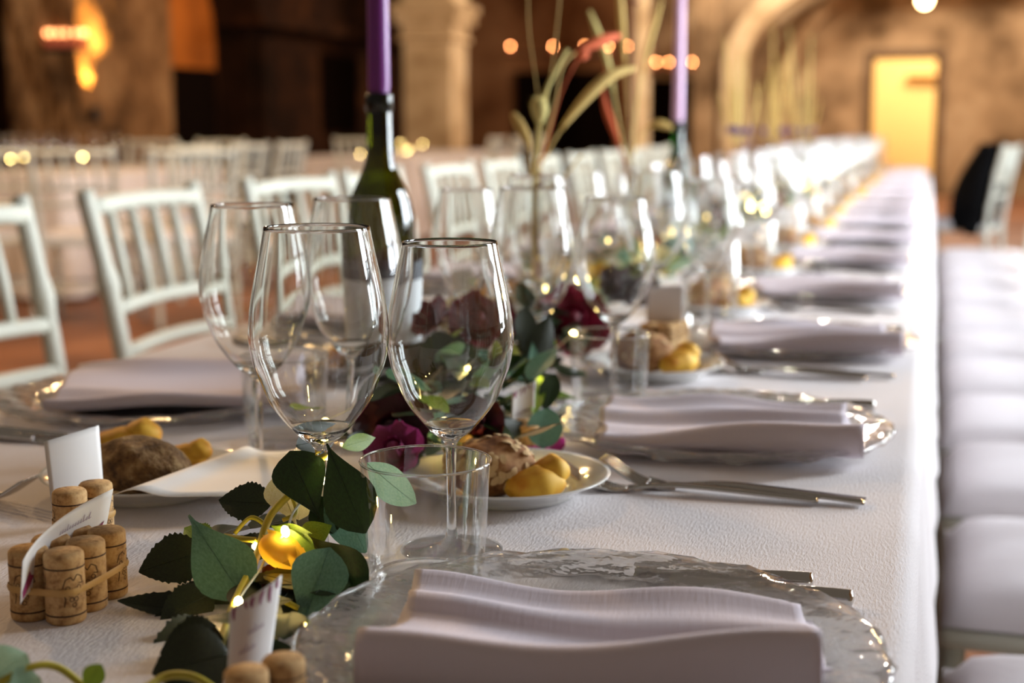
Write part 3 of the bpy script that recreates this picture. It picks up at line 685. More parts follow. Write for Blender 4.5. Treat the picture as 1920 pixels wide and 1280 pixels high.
# ------------------------------------------------ place one setting (right: the sitter faces -x; left: turned half round)
G_far = {}
def fargroup(kind): return kind + ' in the blurred rows towards the doorway'
proto = {}
NS = 15
def place(kind, maker, loc, rz, label, grp):
    """first call of a kind builds it; later calls copy it with all its parts"""
    if kind not in proto:
        proto[kind] = maker(label); o = proto[kind]; o.location = loc; o.rotation_euler = (0, 0, rz); return o
    return dup(proto[kind], loc, rz, label, grp, scale=proto[kind].scale.copy())
SIDE = {1: 'window-side', -1: 'chair-side'}
def setting(k, side):
    y = 0.74 + 0.6 * k
    near = k < 3; far = k >= 6
    nm = ordn[k]
    def L(what):
        if k < 8: return '%s at the %s %s setting from the camera' % (what, nm, SIDE[side])
        return '%s at the %s %s setting from the doorway' % (what, ordn[NS - 1 - k], SIDE[side])
    def Gp(g): return g + ' of the %s settings' % SIDE[side]
    jx, jy = R.uniform(-0.008, 0.008), R.uniform(-0.012, 0.012)
    if k < 2: jx = jy = 0
    if side == 1:
        px, py = -0.172 + jx, y + jy
        if k == 1: px, py = -0.186, 1.343
        pos = lambda ox, oy: (px + ox, py + oy, TZ)
        rot = 0.0
    else:
        px, py = -0.785 + jx, y - 0.015 + jy
        pos = lambda ox, oy: (px - ox, py - oy, TZ)
        rot = math.pi
    suf = '' if near else '_far'
    if not (side == -1 and k == 0):
        place('charger' + suf, lambda l: charger(l, (0, 0, 0), near), pos(0, 0), R.uniform(0, 6), L('clear hammered glass charger plate'), Gp('glass charger plates'))
        nl = L('folded lilac napkin on the glass plate')
        nz = TZ + 0.0085
        nrz = {0: 0.16, 1: 0.15}.get(k, R.uniform(0.05, 0.2)) if side == 1 else math.pi + R.uniform(-0.1, 0.1)
        if side == 1 and k == 0: napkin_obj(nl, (-0.163, 0.727, nz), 0.15, 3, w_=0.232, d_=0.15, hl=0.031, hr=0.047, hb=0.017)
        elif side == 1: place('napkin', lambda l: napkin_obj(l, (0, 0, 0), 0, 5), (px + 0.010, py - 0.028, nz), nrz, nl, Gp('folded linen napkins'))
        elif k == 1: napkin_obj(nl, (px + 0.02, py + 0.02, nz), math.pi + 0.42, 9, w_=0.25, d_=0.20, hl=0.030, hr=0.022, hb=0.022)
        else: place('napkin', lambda l: napkin_obj(l, (0, 0, 0), 0, 5), (px - 0.01, py + 0.01, nz), nrz, nl, Gp('folded linen napkins'))
    # knives at the sitter's right hand, forks at the left
    kz = TZ + 0.0
    for q, (ox, oy, a) in enumerate(() if (side == -1 and k == 0) else ((0.003, 0.166, 0.02), (0.028, 0.184 if k else 0.150, -0.03))):
        if k == 0 and side == 1: ox, oy, a = ((-0.002, 0.165, 0.055), (0.025, 0.149, -0.06))[q]
        place('knife', lambda l: make_knife(l, (0, 0, 0), 0), pos(ox, oy)[:2] + (kz,), rot + a, L(('steel knife nearer the plate', 'steel knife farther from the plate')[q] if k else ('steel knife with the long visible blade', 'steel knife half hidden by the napkin')[q]), Gp('table knives'))
    for q, (ox, oy, a) in enumerate(((-0.002, -0.222, -0.04), (0.03, -0.206, 0.02))):
        if k == 0 and side == 1: continue
        if k == 1 and side == 1: ox, oy, a = ((0.006, -0.218, 0.02), (0.042, -0.205, -0.06))[q]
        place('fork', lambda l: make_fork(l, (0, 0, 0), 0), pos(ox, oy)[:2] + (kz,), rot + a, L(('steel fork farther from the plate', 'steel fork nearer the plate')[q]), Gp('table forks'))
    # bread plate with a roll and a yellow maize roll
    bx, by = -0.145, -0.262
    if k == 1 and side == 1: bx, by = -0.139, -0.253
    if side == -1 and k == 0: bx, by = -0.175, -0.290
    if not (side == 1 and k == 0):
        place('bread_plate', lambda l: bread_plate(l, (0, 0, 0)), pos(bx, by), 0, L('white porcelain bread plate'), Gp('white bread plates'))
        b0 = pos(bx - 0.012, by - 0.004); c0 = pos(bx + 0.034, by - 0.010)
        if side == 1 and k == 1:
            b0 = pos(bx - 0.004, by + 0.018)
            c0 = pos(bx + 0.008, by - 0.030)
            b0 = onz(922, 925, TZ + 0.005); c0 = onz(1006, 938, TZ + 0.005)
            bread_roll(L('brown bread roll covered in oat flakes'), (b0.x, b0.y, TZ + 0.004), 0.4, 5, 'bread', 80, 0.036, 0.031, 0.0255)
            maize_roll(L('bright yellow maize roll'), (c0.x, c0.y, TZ + 0.0045), 0.75, 1.15)
            maize_roll('yellow maize roll tucked behind the oat bread roll', pos(bx - 0.045, by + 0.025)[:2] + (TZ + 0.006,), 1.8, 1.1)
        elif side == -1 and k == 0:
            q = onz(262, 905, TZ + 0.012); bread_roll(L('dark seeded bread roll beside the blank card'), (q.x, q.y, TZ + 0.005), 0.15, 8, 'darkbread', 0, 0.043, 0.030, 0.0245)
            q = at(215, 850, 1.245); maize_roll('yellow maize roll behind the dark bread roll', (q.x, q.y + 0.012, TZ + 0.005), 0.2, 1.25)
            q = at(348, 868, 1.225); maize_roll('yellow maize roll end showing past the dark bread roll', (q.x, q.y, TZ + 0.006), -0.2, 0.9)
        else:
            if k < 6 or side == 1:
                place('bread_roll', lambda l: bread_roll(l, (0, 0, 0), 0, 5, 'bread', 40), b0[:2] + (TZ + 0.004,), R.uniform(0, 6), L('brown bread roll'), Gp('bread rolls'))
                place('maize_roll', lambda l: maize_roll(l, (0, 0, 0), 0, 1.25), c0[:2] + (TZ + 0.0045,), R.uniform(0, 1), L('yellow maize roll'), Gp('yellow maize rolls'))
    # two wine glasses and a tumbler
    if side == 1:
        spots = {'small': (-0.143, 0.183), 'large': (-0.222, 0.128), 'tumbler': (-0.128, 0.092)}
    else:
        spots = {'small': (-0.225, 0.225), 'large': (-0.295, 0.105), 'tumbler': (-0.235, 0.155)}
    if side == -1 and k == 0: return
    for kind in ('small', 'large', 'tumbler'):
        ox, oy = spots[kind]; p = pos(ox, oy)
        if k >= 2: p = (p[0] + R.uniform(-0.01, 0.01), p[1] + R.uniform(-0.015, 0.015), TZ)
        if side == 1 and k == 0:
            q = {'small': onz(847, 1032), 'large': onz(607, 1062), 'tumbler': onz(800, 1098)}[kind]; p = (q.x, q.y, TZ)
        if side == -1 and k == 1:
            q = {'small': at(487, 880, 1.235), 'large': at(668, 830, 1.34), 'tumbler': onz(537, 830)}[kind]; p = (q.x, q.y, TZ)
        if kind == 'tumbler':
            place('tumbler' + suf, lambda l: tumbler(l, (0, 0, 0), near), p, R.uniform(0, 6), L('clear water tumbler'), Gp('water tumblers'))
        else:
            big = kind == 'large' or (side == -1 and k == 1)
            s = 1.0 if big else 0.945
            key = 'wine' + ('L' if big else 'S') + suf
            place(key, lambda l: wine_glass(l, (0, 0, 0), s, near), p, R.uniform(0, 6), L('%s clear wine glass' % ('larger' if kind == 'large' else 'smaller')), Gp('wine glasses'))
for k in range(NS):
    setting(k, 1)
for k in range(NS):
    setting(k, -1)

# ================================================================== CARDS AND CORKS
def card(name, label, corners, bow=0.004, m_='paper', cat='card', nu=12, nv=10, prints=(), bow_dir=None):
    """a sheet through four corners (tl, tr, br, bl), slightly bowed"""
    tl, tr, br, bl = [Vector(c) for c in corners]; ctr = (tl + tr + br + bl) / 4
    nrm = (tr - tl).cross(bl - tl).normalized()
    if bow_dir: nrm = Vector(bow_dir)
    def P(u_, v_, off=0.0):
        p = tl.lerp(tr, u_).lerp(bl.lerp(br, u_), v_)
        return p + nrm * (bow * (4 * u_ * (1 - u_)) + off) - ctr
    t = thing(name, label, cat, ctr)
    o = MB().grid(nu, nv, lambda a, b: P(a, b)).obj('sheet', m_, t); s_ = o.modifiers.new('thick', 'SOLIDIFY'); s_.thickness = 0.0004; s_.offset = 0
    sgn = 1 if nrm.dot(CAMP - ctr) > 0 else -1
    for (pn, pm, shapes) in prints:
        mb = MB()
        for poly in shapes:
            mb.add([P(x, y, sgn * 0.0006) for x, y in poly], [tuple(range(len(poly)))])
        mb.obj(pn, pm, t, smooth=False)
    return t, P
def petals(n, seed):
    rr = random.Random(seed); out = []
    for i in range(n):
        cx_ = (i + 0.5) / n + rr.uniform(-0.03, 0.03); h = rr.uniform(0.10, 0.22); wd = rr.uniform(0.035, 0.06); sk = rr.uniform(-0.06, 0.06)
        out.append([(max(0.01, min(0.99, cx_ + wd * math.cos(a) * math.sin(a * 0.5 + 0.2) + sk * (0.5 - 0.5 * math.sin(a)))), max(0.012, h * 0.55 - h * 0.5 * math.sin(a))) for a in [2 * math.pi * q / 10 for q in range(10)]])
    return out
def scribble(x0, x1, y, h, n, seed):
    """a line of faint script: short upright strokes joined by loops"""
    rr = random.Random(seed); out = []; x = x0
    while x < x1:
        wd = (x1 - x0) / n; hh = h * rr.choice((0.5, 0.5, 0.6, 1.0))
        out.append([(x, y), (x + wd * 0.25, y), (x + wd * 0.6, y - hh), (x + wd * 0.4, y - hh)])
        out.append([(x + wd * 0.2, y), (x + wd * 0.9, y - h * 0.2), (x + wd * 0.9, y - h * 0.1), (x + wd * 0.25, y + h * 0.08)])
        x += wd
    return out
def cork_mesh():
    prof = [(0.0, 0.0), (0.0105, 0.0), (0.0118, 0.0012), (0.0121, 0.003), (0.0121, 0.0405), (0.0118, 0.0425), (0.0105, 0.0440), (0.0, 0.0443)]
    return MB().lathe(prof, 28)
cork_me = cork_mesh().mesh('cork'); cork_me.materials.append(M['cork'])
def ribbon_on_cyl(mb, pts, wd=0.0005, r=0.01222):
    """thin printed line on a cork: pts are (angle, z)"""
    for i in range(len(pts) - 1):
        (a0, z0), (a1, z1) = pts[i], pts[i + 1]; dx, dz = (a1 - a0) * r, z1 - z0; l = math.hypot(dx, dz) or 1; nx, nz = -dz / l * wd, dx / l * wd
        q = [(a0 + nx / r, z0 + nz), (a1 + nx / r, z1 + nz), (a1 - nx / r, z1 - nz), (a0 - nx / r, z0 - nz)]
        mb.add([(r * math.cos(a), r * math.sin(a), z) for a, z in q], [(0, 1, 2, 3)])
pr = MB()
for z in (0.0352, 0.0062): ribbon_on_cyl(pr, [(2 * math.pi * k / 36, z) for k in range(37)], 0.0005)
for a0 in (-1.2, 0.9, 3.0):
    for (ga, gz) in ((-0.22, 0.020), (0.0, 0.0205), (0.22, 0.020), (-0.12, 0.0165), (0.12, 0.0165), (0.0, 0.013), (-0.3, 0.0235), (0.3, 0.0235)):
        ribbon_on_cyl(pr, [(a0 + ga + 0.11 * math.cos(2 * math.pi * k / 8), gz + 0.0014 * math.sin(2 * math.pi * k / 8)) for k in range(9)], 0.00022)
    ribbon_on_cyl(pr, [(a0 - 0.55, 0.024), (a0 - 0.4, 0.029), (a0 - 0.15, 0.0305), (a0, 0.028), (a0 + 0.2, 0.0315), (a0 + 0.45, 0.030), (a0 + 0.55, 0.0255), (a0 + 0.3, 0.026)], 0.0003)
    ribbon_on_cyl(pr, [(a0 - 0.5, 0.012), (a0 - 0.42, 0.017), (a0 - 0.55, 0.0215)], 0.0003)
print_me = pr.mesh('printed_drawing', False); print_me.materials.append(M['cork_ink'])
def cork_holder(label, loc, rz, band='band', bow=False, rows=(-1, 1), ks=(-1, 0, 1)):
    t = thing('cork_card_holder', label, 'card holder', loc, rz, 'card holders of tied wine corks')
    for sx in rows:
        for k in ks:
            c = obj('cork', cork_me, None, t, (sx * 0.0122, k * 0.0243, 0)); c.rotation_euler = (0, 0, R.uniform(0, 6))
            obj('printed_drawing', print_me, None, c)
    loop = []
    for i in range(48):
        a = 2 * math.pi * i / 48; ca, sa = math.cos(a), math.sin(a)
        r = 0.0127
        loop.append(((0.0122 if len(rows) == 2 else 0.0) * (1 if ca > 0 else -1) * min(1, abs(ca) * 4) + (0.0122 if len(rows) == 1 else 0.0) + r * ca, (0.0243 if len(ks) == 3 else 0.0122) * (1 if sa > 0 else -1) * min(1, abs(sa) * 2.4) + r * sa + (0.0122 if len(ks) == 2 else 0)))
    bm = MB(); v = []; f = []; n_ = len(loop); z0 = 0.021 if not bow else 0.016; hh = 0.0022 if not bow else 0.006
    for (x, y) in loop: v += [(x, y, z0 - hh), (x * 1.02, y * 1.02, z0), (x, y, z0 + hh)]
    for i in range(n_):
        j = (i + 1) % n_; f += [(i * 3, j * 3, j * 3 + 1, i * 3 + 1), (i * 3 + 1, j * 3 + 1, j * 3 + 2, i * 3 + 2)]
    bm.add(v, f).obj('band', band, t)
    if bow:
        for s in (-1, 1):
            lp = crom([(0.026, s * 0.002, z0), (0.033, s * 0.012, z0 + 0.006), (0.034, s * 0.02, z0 + 0.002), (0.030, s * 0.012, z0 - 0.004), (0.026, s * 0.002, z0)], 5)
            MB().grid(len(lp) - 1, 1, lambda a, b: tuple(lp[int(round(a * (len(lp) - 1)))] + Vector((0, 0, (b - 0.5) * 0.007)))).obj('bow_loop', band, t)
            MB().grid(6, 1, lambda a, b: (0.027 + 0.006 * a, s * (0.002 + 0.008 * a), z0 - 0.014 * a + (b - 0.5) * 0.005)).obj('ribbon_tail', band, t)
    return t
# nearest holder at the left edge, with its curled card
ch1 = cork_holder('six printed wine corks tied with a rubber band at the table corner', (-0.5085, 0.748, TZ), 0.02)
xa = -0.5085
tl, tr = at(42, 1052, 0.832), onx(212, 916, xa)
br, bl = onx(188, 1045, xa), at(38, 1132, 0.836)
card('place_card', 'curled white place card with plum blossom leaning in the front corks', (tl, tr, br, bl), 0.010, prints=[('blossom', 'print', [[(0.03, 0.78), (0.12, 0.60), (0.17, 0.50), (0.20, 0.62), (0.26, 0.70), (0.20, 0.84), (0.12, 0.92), (0.05, 0.96)], [(0.88, 0.55), (0.97, 0.44), (0.95, 0.58)]]), ('script', 'ink', scribble(0.30, 0.62, 0.45, 0.10, 12, 4) + scribble(0.55, 0.85, 0.30, 0.10, 12, 5))], bow_dir=(-1, 0, 0))
# second holder behind it, with a blank card
q2 = onz(150, 985)
cork_holder('two tied wine corks holding the blank white card beside the dark bread roll', (-0.588, 0.855, TZ), -0.25, rows=(1,), ks=(0, 1))
card('place_card', 'blank white place card standing in corks by the dark bread roll', (at(82, 828, 1.055), at(185, 797, 1.085), at(196, 940, 1.08), at(97, 954, 1.05)), -0.003)
# holder cut by the lower frame edge
q0 = onz(478, 1345)
cork_holder('tied wine corks with a plum ribbon at the lower frame edge', (-0.317, 0.598, TZ), -0.5, 'ribbon', True, rows=(1,), ks=(0, 1)).scale = (0.9, 0.9, 0.9)
card('place_card', 'white place card with plum petal border among the nearest leaves', (at(431, 1140, 0.745), at(528, 1078, 0.760), at(503, 1262, 0.755), at(424, 1300, 0.740)), -0.004, prints=[('petal_border', 'print', petals(6, 3)), ('script', 'ink', scribble(0.35, 0.7, 0.42, 0.09, 6, 7) + scribble(0.2, 0.55, 0.60, 0.09, 6, 8))])
# holder of the second setting
q3 = Vector((-0.338, 1.222, 0))
cork_holder('wine corks tied with a pink bow behind the oat bread roll', (q3.x, q3.y, TZ), -0.35, 'ribbon', True).scale = (0.75, 0.75, 0.75)
card('place_card', 'small white place card with red script behind the oat bread roll', (at(961, 735, 1.30), at(1004, 714, 1.31), at(1000, 806, 1.31), at(957, 826, 1.30)), 0.002, prints=[('petal_border', 'print', petals(6, 9)), ('script', 'ink', scribble(0.2, 0.8, 0.55, 0.08, 9, 10))])
for k in range(2, 7):
    y = 0.74 + 0.6 * k
    p = (-0.345 + R.uniform(-0.02, 0.02), y - 0.11, TZ)
    dup(ch1, p, R.uniform(-0.5, 0.2), 'tied wine corks with a card at the %s place setting on the window side' % ordn[k], 'card holders of tied wine corks')
    pv = Vector(p); a = RT * 0.024
    card('place_card', 'white place card in corks at the %s place setting on the window side' % ordn[k], (pv - a + Vector((0, 0, 0.088)), pv + a + Vector((0, 0, 0.092)), pv + a + Vector((0, 0, 0.03)), pv - a + Vector((0, 0, 0.03))), 0.002)
    p = (-0.66 + R.uniform(-0.02, 0.02), y + 0.03, TZ)
    dup(ch1, p, R.uniform(-0.3, 0.3), 'tied wine corks with a card at the %s place setting beside the chair backs' % ordn[k], 'card holders of tied wine corks')
    pv = Vector(p)
    card('place_card', 'white place card in corks at the %s place setting beside the chair backs' % ordn[k], (pv - a + Vector((0, 0, 0.088)), pv + a + Vector((0, 0, 0.092)), pv + a + Vector((0, 0, 0.03)), pv - a + Vector((0, 0, 0.03))), 0.002)
# menu sheet lying over the bread plate
mz = TZ + 0.024
mc = (onz(215, 925, mz + 0.004), onz(445, 851, mz), onz(595, 842, mz), onz(497, 921, mz), onz(232, 946, mz))
mt_ = thing('menu_card', 'white folded menu sheet lying across the bread plate', 'menu', mc[3])
def menu(u_, v_):
    p = mc[1].lerp(mc[2], u_).lerp(mc[4].lerp(mc[3], u_), v_) if u_ > -1 else None
    l = mc[0].lerp(mc[1], 1 - v_)
    a, b = mc[1].lerp(mc[0], v_), mc[2].lerp(mc[3], v_)
    p = a.lerp(b, u_)
    return p + Vector((0, 0, 0.006 * math.exp(-(u_ - 0.12) ** 2 * 60) - 0.003 * v_)) - mc[3]
o = MB().grid(24, 10, menu).obj('sheet', 'paper', mt_); s_ = o.modifiers.new('thick', 'SOLIDIFY'); s_.thickness = 0.0008; s_.offset = 0

# ================================================================== FOLIAGE
def leaf_mesh(kind, fold, curl, n=12, m=4):
    """unit leaf: along +x from 0 to 1, half width 0.5 at the widest, normal +z"""
    mb = MB()
    def W(t):
        if kind == 'round': return 0.5 * math.sin(math.pi * t ** 0.85) ** 0.55 if 0 < t < 1 else 0.02
        if kind == 'obov': return 0.5 * math.sin(math.pi * t ** 1.75) ** 0.8 if 0 < t < 1 else 0.02
        if kind == 'oval': return 0.5 * math.sin(math.pi * t ** 1.1) ** 0.72 if 0 < t < 1 else 0.02
        if kind == 'rose': return (0.5 * math.sin(math.pi * t ** 0.8) ** 0.85) * (1 + 0.05 * (1 if int(t * 26) % 2 else -1)) if 0 < t < 1 else 0.01
        return 0.5 * math.sin(math.pi * t ** 0.9) if 0 < t < 1 else 0.01
    nn = 26 if kind == 'rose' else n
    def P(a, b):
        s_ = 2 * b - 1; wd = W(a)
        return (a, s_ * wd, fold * abs(s_) * wd + curl * (a - a * a) * 1.0 + 0.02 * math.sin(a * 9 + s_ * 2) * abs(s_))
    mb.grid(nn, m, P)
    # raised midrib underneath and above
    mb.tube([(k / 8 * 0.96, 0, curl * (k / 8 - (k / 8) ** 2) + 0.004) for k in range(9)], [0.012 * (1 - k / 9) + 0.002 for k in range(9)], 5)
    return mb
LV = {}
def leaf_data(kind, v, m_):
    key = (kind, v, m_)
    if key not in LV:
        fold, curl = [(0.14, 0.10), (0.4, -0.10), (0.12, 0.22), (-0.2, 0.15)][v]
        me = leaf_mesh(kind, fold, curl).mesh('leaf'); me.materials.append(M[m_]); LV[key] = me
    return LV[key]
def add_leaf(parent, base, tip, wd, m_, kind='oval', v=0, nrm=None, roll=0.0):
    base, tip = Vector(base), Vector(tip); x = tip - base; ln = x.length; x.normalize()
    nz = Vector(nrm) if nrm is not None else Vector((0, 0, 1))
    nz = nz - x * nz.dot(x)
    if nz.length < 1e-3: nz = Vector((1, 0, 0)) - x * x.x
    nz.normalize(); nz = Matrix.Rotation(roll, 3, x) @ nz; yv = nz.cross(x)
    o = obj('leaf', leaf_data(kind, v, m_), None, parent)
    mm = Matrix((x * ln, yv * wd, nz * wd)).transposed().to_4x4(); mm.translation = base - parent.location
    o.matrix_local = mm; return o
petal_me = {}
def petal(m_, cup):
    key = (m_, cup)
    if key not in petal_me:
        me = MB().grid(6, 6, lambda a, b: (a * 1.0, (2 * b - 1) * (0.55 * math.sin(math.pi * min(1, a * 0.62 + 0.14)) ** 0.8 + 0.02), cup * a * a + 0.30 * (2 * b - 1) ** 2 * a * a - (0.25 * max(0, a - 0.75) * 2) + 0.05 * math.sin(b * 9 + a * 4) * a)).mesh('petal')
        me.materials.append(M[m_]); petal_me[key] = me
    return petal_me[key]
def rose(parent, c, axis, r, m_='rose', name='rose', layers=((5, 0.25, 0.30), (6, 0.62, 0.6), (7, 1.0, 0.95))):
    c = Vector(c); ax = Vector(axis).normalized(); q = ax.to_track_quat('Z', 'Y').to_matrix()
    hd = blob(r * 0.28, r * 0.28, r * 0.42, 12, 8).obj(name, m_, parent, c - parent.location)
    hd.rotation_euler = q.to_euler()
    for (n_, open_, ln) in layers:
        for k in range(n_):
            a = 2 * math.pi * k / n_ + open_ * 2 + R.uniform(-0.15, 0.15)
            tilt = math.pi / 2 - open_ * 1.15 + R.uniform(-0.12, 0.12)
            o = obj('petal', petal(m_, 0.55 if open_ < 0.9 else 0.15), None, hd)
            rm = Matrix.Rotation(a, 3, 'Z') @ Matrix.Rotation(-tilt, 3, 'Y') @ Matrix.Diagonal((r * ln, r * ln * 0.95, r * ln))
            mm = rm.to_4x4(); mm.translation = Vector((math.cos(a) * r * 0.08, math.sin(a) * r * 0.08, -r * 0.3)); o.matrix_local = mm
    return hd
def stems(parent, pts, r, m_='stem', name='stem', n=6):
    return MB().tube([p - parent.location for p in crom(pts, n)], r, 6).obj(name, m_, parent)
TOC = (-FW + Vector((0, 0, 0.35))).normalized()        # faces up and towards the front of the table
def PL(g, b, t, wd, m_, kind='oval', v=0, roll=0.0, nrm=None):
    add_leaf(g, at(*b), at(*t), wd, m_, kind, v, nrm if nrm is not None else TOC, roll)

# -- front garland
o1 = onz(500, 1090)
g1 = thing('garland', 'front garland of eucalyptus and rose leaves around the glowing yellow bud', 'garland', (o1.x, o1.y, TZ))
# silver-green leaves
PL(g1, (354, 966, 0.925), (460, 1126, 0.885), 0.041, 'euc', 'obov', 0, -0.15)
PL(g1, (562, 1186, 0.865), (618, 1026, 0.895), 0.036, 'euc', 'obov', 0, 0.1)
PL(g1, (618, 905, 0.955), (686, 1036, 0.945), 0.030, 'euc', 'oval', 1, 0.5)
PL(g1, (688, 868, 0.935), (780, 944, 0.920), 0.024, 'euc_pale', 'oval', 2, 0.5)
PL(g1, (640, 838, 1.02), (704, 820, 1.05), 0.013, 'leaf_lime', 'long', 0, 0.4)
PL(g1, (560, 1010, 0.935), (622, 985, 0.93), 0.018, 'leaf_lime', 'long', 0, 0.5)
PL(g1, (395, 1018, 0.95), (345, 990, 0.97), 0.020, 'leaf_lime', 'rose', 0, 0.2)
# dark eucalyptus
PL(g1, (600, 974, 0.945), (542, 846, 0.968), 0.037, 'euc_dark', 'obov', 0, 0.1)
PL(g1, (612, 830, 0.955), (684, 1000, 0.92), 0.036, 'euc_dark', 'obov', 0, 0.1)
PL(g1, (572, 1000, 0.925), (684, 1122, 0.90), 0.038, 'euc_dark', 'obov', 0, 0.25)
PL(g1, (596, 930, 0.955), (628, 1000, 0.95), 0.024, 'euc_dark', 'oval', 1, 0.1)
# dark rose leaves
PL(g1, (510, 945, 0.975), (410, 938, 0.99), 0.028, 'leaf_dark', 'rose', 0, 0.1)
PL(g1, (385, 1032, 0.94), (260, 1072, 0.925), 0.034, 'leaf_dark', 'rose', 0, 0.0)
PL(g1, (400, 1150, 0.89), (220, 1126, 0.885), 0.020, 'leaf_dark', 'rose', 1, 0.5)
PL(g1, (400, 1150, 0.89), (252, 1198, 0.865), 0.026, 'leaf_dark', 'rose', 0, 0.2)
PL(g1, (410, 1175, 0.86), (272, 1258, 0.82), 0.036, 'leaf_dark', 'rose', 2, 0.0)
PL(g1, (470, 1120, 0.90), (310, 1120, 0.90), 0.030, 'leaf_dark', 'rose', 3, 0.0)
PL(g1, (480, 1230, 0.80), (556, 1222, 0.79), 0.018, 'euc_dark', 'oval', 0, 0.4)
PL(g1, (505, 1130, 0.85), (516, 1215, 0.83), 0.022, 'leaf_dark', 'rose', 0, 0.6)
PL(g1, (560, 1060, 0.92), (590, 1175, 0.87), 0.022, 'leaf_dark', 'rose', 1, 0.0)
PL(g1, (490, 1190, 0.85), (380, 1250, 0.80), 0.024, 'leaf_dark', 'rose', 0, 0.0)
PL(g1, (555, 835, 1.03), (630, 820, 1.06), 0.022, 'leaf_dark', 'rose', 0, 0.2)
PL(g1, (470, 1140, 0.88), (500, 1230, 0.84), 0.022, 'euc_dark', 'oval', 0, 0.0, (0.2, -0.6, 0.8))
for a_ in [((420, 1200, 0.80), (300, 1225, 0.79), 0.034, 'leaf_dark', 'rose', 0, 0.1), ((430, 1225, 0.78), (285, 1262, 0.765), 0.040, 'leaf_dark', 'rose', 2, 0.0), ((400, 1110, 0.89), (300, 1165, 0.87), 0.030, 'leaf_dark', 'rose', 3, 0.0), ((440, 1080, 0.92), (360, 1110, 0.91), 0.036, 'leaf_dark', 'rose', 0, 0.2), ((470, 1060, 0.93), (400, 1060, 0.94), 0.030, 'leaf_dark', 'oval', 0, 0.1), ((480, 1180, 0.83), (420, 1262, 0.775), 0.032, 'leaf_dark', 'rose', 1, 0.3), ((540, 1110, 0.89), (490, 1180, 0.86), 0.032, 'leaf_dark', 'oval', 0, 0.1), ((500, 1080, 0.92), (545, 1150, 0.89), 0.032, 'leaf_dark', 'oval', 2, 0.1)]:
    PL(g1, *a_)
for i in range(26):                      # the tangle of leaves that lies under the big ones
    a = R.uniform(0, 6.28); b = onz(R.uniform(420, 600), R.uniform(1010, 1230)); b.z = TZ + R.uniform(0.012, 0.020)
    t_ = b + Vector((math.cos(a) * 0.04, math.sin(a) * 0.04, R.uniform(-0.006, 0.004))); t_.z = max(TZ + 0.012, t_.z)
    add_leaf(g1, b, t_, R.uniform(0.02, 0.03), R.choice(['leaf_dark', 'leaf_dark', 'euc_dark']), R.choice(['rose', 'oval']), R.randrange(4))
# cream petals behind, wine rose below, glowing bud
PL(g1, (556, 985, 0.955), (518, 890, 0.97), 0.026, 'cream', 'obov', 0, 0.0)
PL(g1, (560, 975, 0.965), (552, 915, 0.975), 0.020, 'cream', 'round', 1, 0.4)
rose(g1, at(548, 1112, 0.915), (0.2, -0.6, 0.6), 0.026, 'rose_dark')
rose(g1, at(560, 1180, 0.88), (0.3, -0.4, 0.6), 0.020, 'rose_dark')
bud = blob(0.0122, 0.0122, 0.019, 18, 12).obj('bud', 'yellow_bud', g1, at(538, 1034, 0.915) - Vector((o1.x, o1.y, TZ)))
bud.rotation_euler = (0.2, 1.9, 0.5)
for (b, t_, wd) in (((500, 992, 0.915), (572, 1052, 0.902), 0.010), ((508, 985, 0.915), (592, 1030, 0.905), 0.008), ((492, 1002, 0.915), (545, 1062, 0.902), 0.010), ((520, 985, 0.92), (585, 1000, 0.91), 0.007), ((572, 998, 0.91), (588, 1052, 0.905), 0.007)):
    PL(g1, b, t_, wd, 'leaf_lime' if wd < 0.009 else 'yellow_bud', 'long', 0, 0.3)
for pts, r in (([(405, 1235, 0.78), (440, 1130, 0.86), (480, 1045, 0.92), (505, 970, 0.945), (545, 925, 0.955)], 0.0028), ([(480, 1012, 0.93), (455, 1010, 0.935), (420, 1005, 0.945)], 0.002), ([(500, 985, 0.945), (470, 970, 0.95), (440, 1000, 0.95)], 0.0016), ([(545, 925, 0.955), (580, 880, 0.965), (612, 845, 0.97), (606, 835, 1.0)], 0.002), ([(545, 925, 0.955), (555, 960, 0.95), (530, 975, 0.945)], 0.0015), ([(480, 1045, 0.92), (468, 1100, 0.89), (462, 1120, 0.88)], 0.0022), ([(520, 1120, 0.87), (560, 1140, 0.87)], 0.0018)):
    stems(g1, [at(*p) for p in pts], r)
# -- bits at the lower left frame edge
oL = onz(60, 1330)
gl = thing('eucalyptus_sprig', 'pale blurred eucalyptus sprig at the nearest table corner', 'sprig', (oL.x, oL.y, TZ))
PL(gl, (-30, 1290, 0.72), (50, 1225, 0.735), 0.028, 'euc_pale', 'oval', 0, 0.2)
PL(gl, (20, 1300, 0.72), (75, 1270, 0.73), 0.02, 'euc_pale', 'oval', 1, 0.0)
PL(gl, (160, 1290, 0.73), (190, 1245, 0.735), 0.012, 'leaf_lime', 'oval', 0, 0.2)
stems(gl, [at(-20, 1290, 0.72), at(60, 1250, 0.73), at(110, 1252, 0.735), at(160, 1290, 0.73)], 0.002)
stems(gl, [at(260, 1300, 0.72), at(310, 1268, 0.735), at(360, 1268, 0.735), at(400, 1290, 0.73)], 0.0022)

